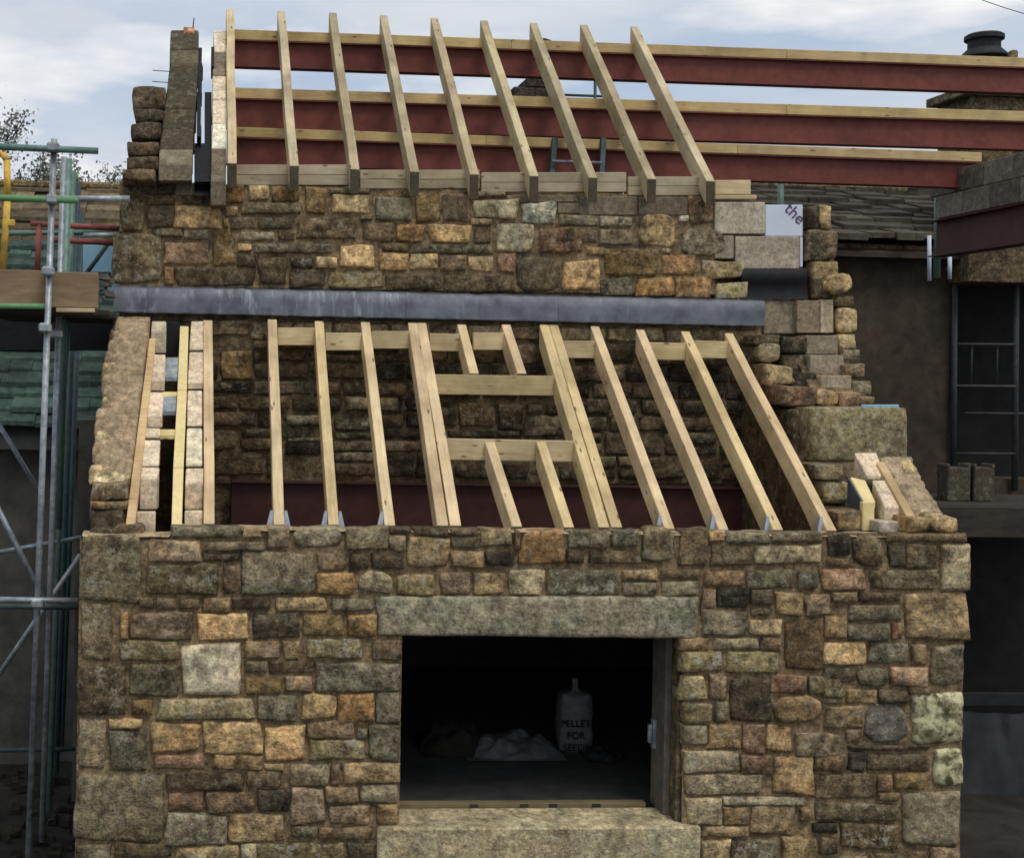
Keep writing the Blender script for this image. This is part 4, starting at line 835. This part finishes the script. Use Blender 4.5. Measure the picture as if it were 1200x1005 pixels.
# ladder and handrail behind the upper roof
ld = thing('ladder', at(675, 205, 2.5), 'grey metal ladder standing behind the upper wall between two rafters', 'ladder')
for x0, x1 in ((651, 645), (708, 704)): beam('stile', at(x1, 235, 2.42), at(x0, 161, 2.62), .05, .05, MAT['galv_dark'], ld, up=P_(0, -1, 0))
for y in (189, 213): tube('rung', at(647, y, 2.5), at(705, y + 2, 2.5), .014, MAT['galv'], ld)
hr = thing('handrail', at(695, 118, 6.2), 'thin dark scaffold handrail with one post beside the small chimney', 'handrail')
tube('post', at(697, 190, 6.2), at(697.5, 93, 6.2), .02, MAT['galv_dark'], hr); tube('rail', at(652, 111, 6.2), at(720, 113.5, 6.2), .016, MAT['galv_dark'], hr)
a, b = at(1120, -12, 14), at(1240, 26, 14); v_ = []
w0 = [a + (b - a) * (i / 10) + P_(0, 0, -.05 * (1 - (i / 5 - 1) ** 2)) for i in range(11)]
cu = bpy.data.meshes.new('overhead_wire'); vv = []; ff = []
for i, q in enumerate(w0):
    for k in range(5): vv.append(q + P_(0, .008 * math.cos(k * 1.2566), .008 * math.sin(k * 1.2566)))
for i in range(10):
    for k in range(5): ff.append((i * 5 + k, i * 5 + (k + 1) % 5, i * 5 + 5 + (k + 1) % 5, i * 5 + 5 + k))
tag(meshobj('overhead_wire', vv, ff, MAT['bar']), 'thin dark overhead wire crossing the sky in the top right corner', 'wire')
# ================================================================== scaffold on the left
sc_ = thing('scaffold', at(40, 960, .5), 'grey tube scaffold with a boarded deck along the left side of the building', 'scaffold')
for x0, y0, x1, y1, Y, r_, mt in ((63.5, 163, 33, 1012, .5, .024, 'galv'), (75, 184, 49, 985, 1.3, .024, 'galv'), (86, 200, 57, 950, 2.6, .026, 'galv_green'), (80, 186, 68, 620, 2.0, .034, 'galv_green'), (92, 214, 66, 905, 3.6, .026, 'galv_dark'), (97, 250, 72, 880, 4.6, .026, 'galv_dark')):
    tube('standard', at(x0, y0, Y), at(x1, y1, Y), r_, MAT[mt], sc_, 12)
for x0, y0, x1, y1, Y, r_, mt in ((-25, 171, 115, 177, .45, .025, 'galv_green'), (-25, 231, 92, 235, .45, .025, 'green_paint'), (64, 233, 152, 233, 1.1, .026, 'galv'), (-25, 358.5, 55, 359, .52, .022, 'green_paint'), (-25, 702, 92, 703.5, .45, .022, 'galv'),
                                  (-25, 710, 92, 711, 1.2, .022, 'galv_dark'), (-25, 879, 88, 877, 3.2, .02, 'galv_dark'), (-25, 651, 95, 630, 2.6, .022, 'galv'), (-25, 274, 134, 272, 2.8, .024, 'galv_green'), (98, 276, 140, 275, 2.0, .022, 'galv'), (-25, 320, 130, 321, 2.8, .02, 'galv_dark')):
    tube('ledger', at(x0, y0, Y), at(x1, y1, Y), r_, MAT[mt], sc_)
for x0, y0, x1, y1, Y in ((-20, 467, 50, 582, 2.6), (-15, 570, 52, 704, .9), (94, 650, -15, 810, 1.6), (100, 322, 128, 284, 3.4), (112, 352, 140, 312, 3.0)):
    tube('brace', at(x0, y0, Y), at(x1, y1, Y), .022, MAT['galv'] if Y < 3 else MAT['galv_dark'], sc_)
for x, y, Y in ((62.5, 173, .47), (61, 234, .47), (56.5, 318, .47), (53, 384, .47), (66, 391, .9), (44, 706, .47)):
    p = at(x, y, Y); aabb('coupler', p.x - .045, p.x + .045, Y - .05, Y + .06, p.z - .035, p.z + .035, MAT['galv'], sc_, bevel=.014)
p, q = at(-40, 358, .6), at(116, 319, .6)
for k, (z0, z1) in enumerate(((p.z, q.z),)):
    x = p.x
    o1 = beam('toe_board', P_(p.x, .58, z1), P_(at(57, 330, .6).x, .58, z1), .04, z1 - z0, MAT['board'], sc_, bevel=.006); o2 = beam('toe_board', P_(at(57.6, 330, .6).x, .585, z1 - .006), P_(q.x, .585, z1 - .006), .04, z1 - z0 - .006, MAT['board'], sc_, bevel=.006)
beam('board_edge', at(66, 361, .5), at(111, 361.5, .5), .05, .03, MAT['wood'], sc_, WOOD_G)
for k in range(10): beam('deck_board', P_(p.x, .72 + k * .235, p.z + .0), P_(q.x + (.06 if k % 3 else -.03), .72 + k * .235, p.z + .0), .225, .04, MAT['darkwood'], sc_)
in_plane('deck_shade_panel', -40, 372, 134, 411, 3.3, .03, MAT['dpc'], sc_)  # added black panel standing in for the shade under the deck
tb = in_plane('blue_sheet', 97, 287, 140, 349, 3.9, .03, MAT['blue'], None); tag(tb, 'pale blue sheet behind the scaffold tubes next to the upper wall corner', 'sheet')
rb_ = []; fr = []
for k in range(30):
    p = at(RNG.uniform(112, 131), RNG.uniform(324, 350), 1.2); r_ = RNG.uniform(.015, .045); q = len(rb_)
    for dx, dy, dz in ((-1, -1, -.4), (1, -1, -.6), (1, 1, -.3), (-1, 1, -.5), (-.6, -.8, .5), (.9, -.6, .3), (.5, .8, .6), (-.8, .6, .4)): rb_.append(p + P_(dx * r_ * RNG.uniform(.6, 1.2), dy * r_, dz * r_ * RNG.uniform(.7, 1.4)))
    fr += [tuple(q + i for i in ff_) for ff_ in BOXF]
o = meshobj('crumpled_plastic', rb_, fr, MAT['grey_render']); tag(o, 'crumpled grey plastic stuffed between the deck end and the upper wall', 'plastic')
# yellow ladder gate, red trestle
yg = thing('ladder_gate', at(5, 318, .8), 'yellow painted tube safety gate on the scaffold deck at the left edge', 'gate')
pts = [(-16, 320), (-13, 188), (-6, 181), (3, 180), (8, 188), (9, 230), (3, 320)]
for (x0, y0), (x1, y1) in zip(pts, pts[1:]): tube('gate_tube', at(x0, y0, .8), at(x1, y1, .8), .026, MAT['yellow_paint'], yg)
in_plane('gate_bracket', 2, 257, 17, 265, .78, .04, MAT['yellow_paint'], yg)
rt = thing('red_trestle', at(44, 320, 2.4), 'red painted tube trestle on the deck behind the main scaffold pole', 'trestle')
for x0, y0, x1, y1 in ((46, 264, 43, 330), (36, 262, 140, 268), (58, 281, 136, 285)): tube('trestle_tube', at(x0, y0, 2.4), at(x1, y1, 2.4), .026, MAT['red_paint'], rt)
# old house with green netted roof, left
lh = thing('old_cottage', at(30, 850, 5.5), 'old building behind the left scaffold with mossy stone roof, green towards the eaves', 'house')
e0, e1 = at(40, 506, 5.2), at(40, 222, 8.6)
xl_, xr_ = at(-120, 500, 5.2).x, at(175, 300, 6.5).x
def lcol(f):
    c = (54, 70, 64) if f < .70 else (92, 82, 64)
    return alb(jit2(c), 1.3)
slates(lh, e0.y, e0.z, e1.y, e1.z, xl_, xr_, 22, lcol, th=.06, wob=.03)
hexa('roof_deck', [P_(xl_, e0.y + .05, e0.z - .06), P_(xr_, e0.y + .05, e0.z - .06), P_(xr_, e1.y, e1.z - .03), P_(xl_, e1.y, e1.z - .03)], [P_(xl_, e0.y + .05, e0.z - .2), P_(xr_, e0.y + .05, e0.z - .2), P_(xr_, e1.y, e1.z - .2), P_(xl_, e1.y, e1.z - .2)], MAT['dark'], lh)
x = xl_
while x < xr_: aabb('ridge_stone', x, x + .5, e1.y - .15, e1.y + .15, e1.z, e1.z + .11, MAT['stone'], lh, (*alb((104, 92, 68)), .15), bevel=.03); x += .51
aabb('wall', xl_, xr_ - .2, e0.y + .35, e0.y + .75, 0, e0.z - .05, MAT['grey_render'], lh)
aabb('lean_to_wall', at(92, 520, 4.2).x, at(150, 520, 4.2).x, 4.2, 4.5, 0, at(110, 492, 4.2).z, MAT['grey_render'], lh)
# rubble by the scaffold foot
rb_ = []; fr = []
for k in range(260):
    p = P_(RNG.uniform(-3.4, -.95), RNG.uniform(1.0, 5.4), 0); r_ = RNG.uniform(.02, .08); p.z = GZ + .03 + .10 * noise.noise(P_(p.x, p.y, 0)); q = len(rb_)
    for dx, dy, dz in ((-1, -1, -.6), (1, -1, -.6), (1, 1, -.6), (-1, 1, -.6), (-.7, -.8, .5), (.8, -.6, .4), (.6, .8, .5), (-.8, .7, .4)): rb_.append(p + P_(dx * r_ * RNG.uniform(.6, 1.2), dy * r_ * RNG.uniform(.6, 1.2), dz * r_ * RNG.uniform(.7, 1.2)))
    fr += [tuple(q + i for i in ff_) for ff_ in BOXF]
tag(meshobj('rubble', rb_, fr, MAT['soil']), 'loose dark rubble on the soil at the foot of the scaffold', 'rubble', kind='stuff')
# tree
def tree(loc, h, label, seedv, spread):
    R = random.Random(seedv); t = thing('tree', loc, label, 'tree'); tv = []; tf = []; lv = []; lf_ = []
    def seg(p, q, r0, r1):
        m, L_ = frame(p, q, UP if abs((q - p).normalized().z) < .95 else P_(0, 1, 0)); k0 = len(tv)
        for xx, r_ in ((0, r0), (L_, r1)):
            for k in range(5): tv.append(m @ Vector((xx, r_ * math.cos(k * 1.2566), r_ * math.sin(k * 1.2566))))
        for k in range(5): tf.append((k0 + k, k0 + (k + 1) % 5, k0 + 5 + (k + 1) % 5, k0 + 5 + k))
    def grow(p, d, L_, r_, lev):
        q = p + d * L_; seg(p, q, r_, r_ * .7)
        if lev >= 3:
            for _ in range(13):
                c = p + (q - p) * R.random() + P_(R.gauss(0, .10), R.gauss(0, .10), R.gauss(0, .10)); s_ = R.uniform(.018, .045)
                a_ = P_(R.gauss(0, 1), R.gauss(0, 1), R.gauss(0, 1)).normalized() * s_; b2 = a_.cross(P_(R.gauss(0, 1), R.gauss(0, 1), R.gauss(0, 1))).normalized() * s_ * .7
                k0 = len(lv); lv.extend([c - a_, c + b2, c + a_, c - b2]); lf_.append((k0, k0 + 1, k0 + 2, k0 + 3))
        if lev == 7: return
        for _ in range(R.choice((2, 3, 3)) if lev else 5):
            nd_ = (d + P_(R.gauss(0, spread), R.gauss(0, spread), R.gauss(.12, .3))).normalized(); grow(p + (q - p) * R.uniform(.55, 1), nd_, L_ * R.uniform(.55, .78), r_ * .60, lev + 1)
    grow(Vector(loc), P_(0, 0, 1), h * .36, .16, 0)
    meshobj('trunk', tv, tf, MAT['bark'], t); meshobj('crown', lv, lf_, MAT['leaf'] if seedv % 2 else MAT['leaf_brown'], t)
TY = 15
for x, yt, lab, sv in ((-2, 138, 'tall thin crowned tree with pale twigs at the left edge behind the yellow gate', 5), (22, 188, 'low brown bushy tree behind the scaffold pole', 8), (78, 200, 'short sparse tree nearest the upper wall, above the old roof', 3)):
    top = at(x, yt, TY).z; p = at(x, 500, TY); tree((p.x, TY, 0), top * (1.08, .86, .72)[(sv == 8) + 2 * (sv == 3)], lab, sv, .30)
# ================================================================== inside the opening
fl = ZS - .02
def sack(label, cx, cy, w, d, h, neck=True, lean=0.0):
    t = thing('sack', (cx, cy, fl), label, 'sack'); v = []; f = []; seg = 20; prof = [(0, .92), (.03, 1), (.25, 1.03), (.45, .97), (.62, 1.01), (.8, .97), (.92, .96), (.955, .86)] + ([(.975, .5), (.99, .2), (1.06, .11), (1.16, .12), (1.2, .08)] if neck else [(.98, .7), (1, .3)])
    for z, r_ in prof:
        for k in range(seg):
            a_ = 2 * math.pi * k / seg; c_, s_ = math.cos(a_), math.sin(a_); n_ = .022 * noise.noise(P_(c_ * 2.5, s_ * 2.5, z * 6 + cx)) + .012 * noise.noise(P_(c_ * 5, s_ * 5, z * 16))
            v.append(P_(cx + (w / 2 * r_ + n_) * math.copysign(abs(c_) ** .5, c_) + lean * z, cy + (d / 2 * r_ + n_) * math.copysign(abs(s_) ** .7, s_), fl + z * h + n_ * .5))
    for j in range(len(prof) - 1):
        for k in range(seg): f.append((j * seg + k, j * seg + (k + 1) % seg, (j + 1) * seg + (k + 1) % seg, (j + 1) * seg + k))
    f += [tuple(range(seg)), tuple(range((len(prof) - 1) * seg, len(prof) * seg))]
    meshobj('sack_body', v, f, MAT['sack'], t, smooth=True); return t
SY = 1.75; p = at(676, 925, SY); q = at(676, 812, SY)
sk = sack('upright white sack with black printed lettering and twisted neck inside the opening', p.x, SY + .12, .30, .24, (q.z - fl))
for i, (tx, yy) in enumerate((('PELLET', 848), ('FOR', 862), ('SEEDS', 876))):
    text_mesh('lettering', tx, .085, at(675, yy, SY - .022), P_(1, 0, 0), P_(0, 0, 1), MAT['sack_ink'], sk, .004)
def heap(name, label, cat, cx, cy, w, d, h, seedv, mat):
    v = []; f = []; n_ = 26
    for j in range(n_ + 1):
        for i in range(n_ + 1):
            u, w_ = i / n_ * 2 - 1, j / n_ * 2 - 1; e_ = max(0, 1 - (u * u + w_ * w_) ** 1.0)
            v.append(P_(cx + u * w / 2, cy + w_ * d / 2, fl + .01 + h * min(1, e_ * 1.5) * (.75 + .5 * noise.noise(P_(u * 2.2, w_ * 2.2, seedv))) + (.035 * noise.noise(P_(u * 5, w_ * 5, seedv)) + .03 * abs(noise.noise(P_(u * 9, w_ * 9, seedv)))) * min(1, e_ * 3)))
    for j in range(n_):
        for i in range(n_): a_ = j * (n_ + 1) + i; f.append((a_, a_ + 1, a_ + n_ + 2, a_ + n_ + 1))
    tag(meshobj(name, v, f, mat, smooth=True), label, cat)
p = at(620, 915, 1.6); heap('empty_sacks', 'crumpled pale sacks lying flat left of the upright sack', 'sack', p.x - .12, 1.80, .85, .6, .13, 4, MAT['sack'])
p = at(690, 925, 1.5); heap('plastic_sheet', 'small crumpled plastic sheet in front of the upright sack', 'sheet', p.x + .16, 1.62, .36, .3, .07, 7, MAT['tarp'])
p = at(535, 925, 1.7); heap('sand_heap', 'dim heap on the floor at the left inside the opening', 'heap', p.x, 1.9, .62, .6, .20, 11, MAT['soil'])
br = thing('door_bracket', at(772, 862, .3), 'small grey metal bracket on the right jamb of the opening', 'bracket')
x_ = XO1 - .06; z_ = at(770, 862, .3).z
aabb('plate', x_ - .005, x_ + .024, .30, .36, z_ - .10, z_ + .12, MAT['galv'], br, bevel=.004); aabb('hook', x_ - .035, x_ - .006, .31, .35, z_ - .06, z_ + .08, MAT['galv'], br, bevel=.008)
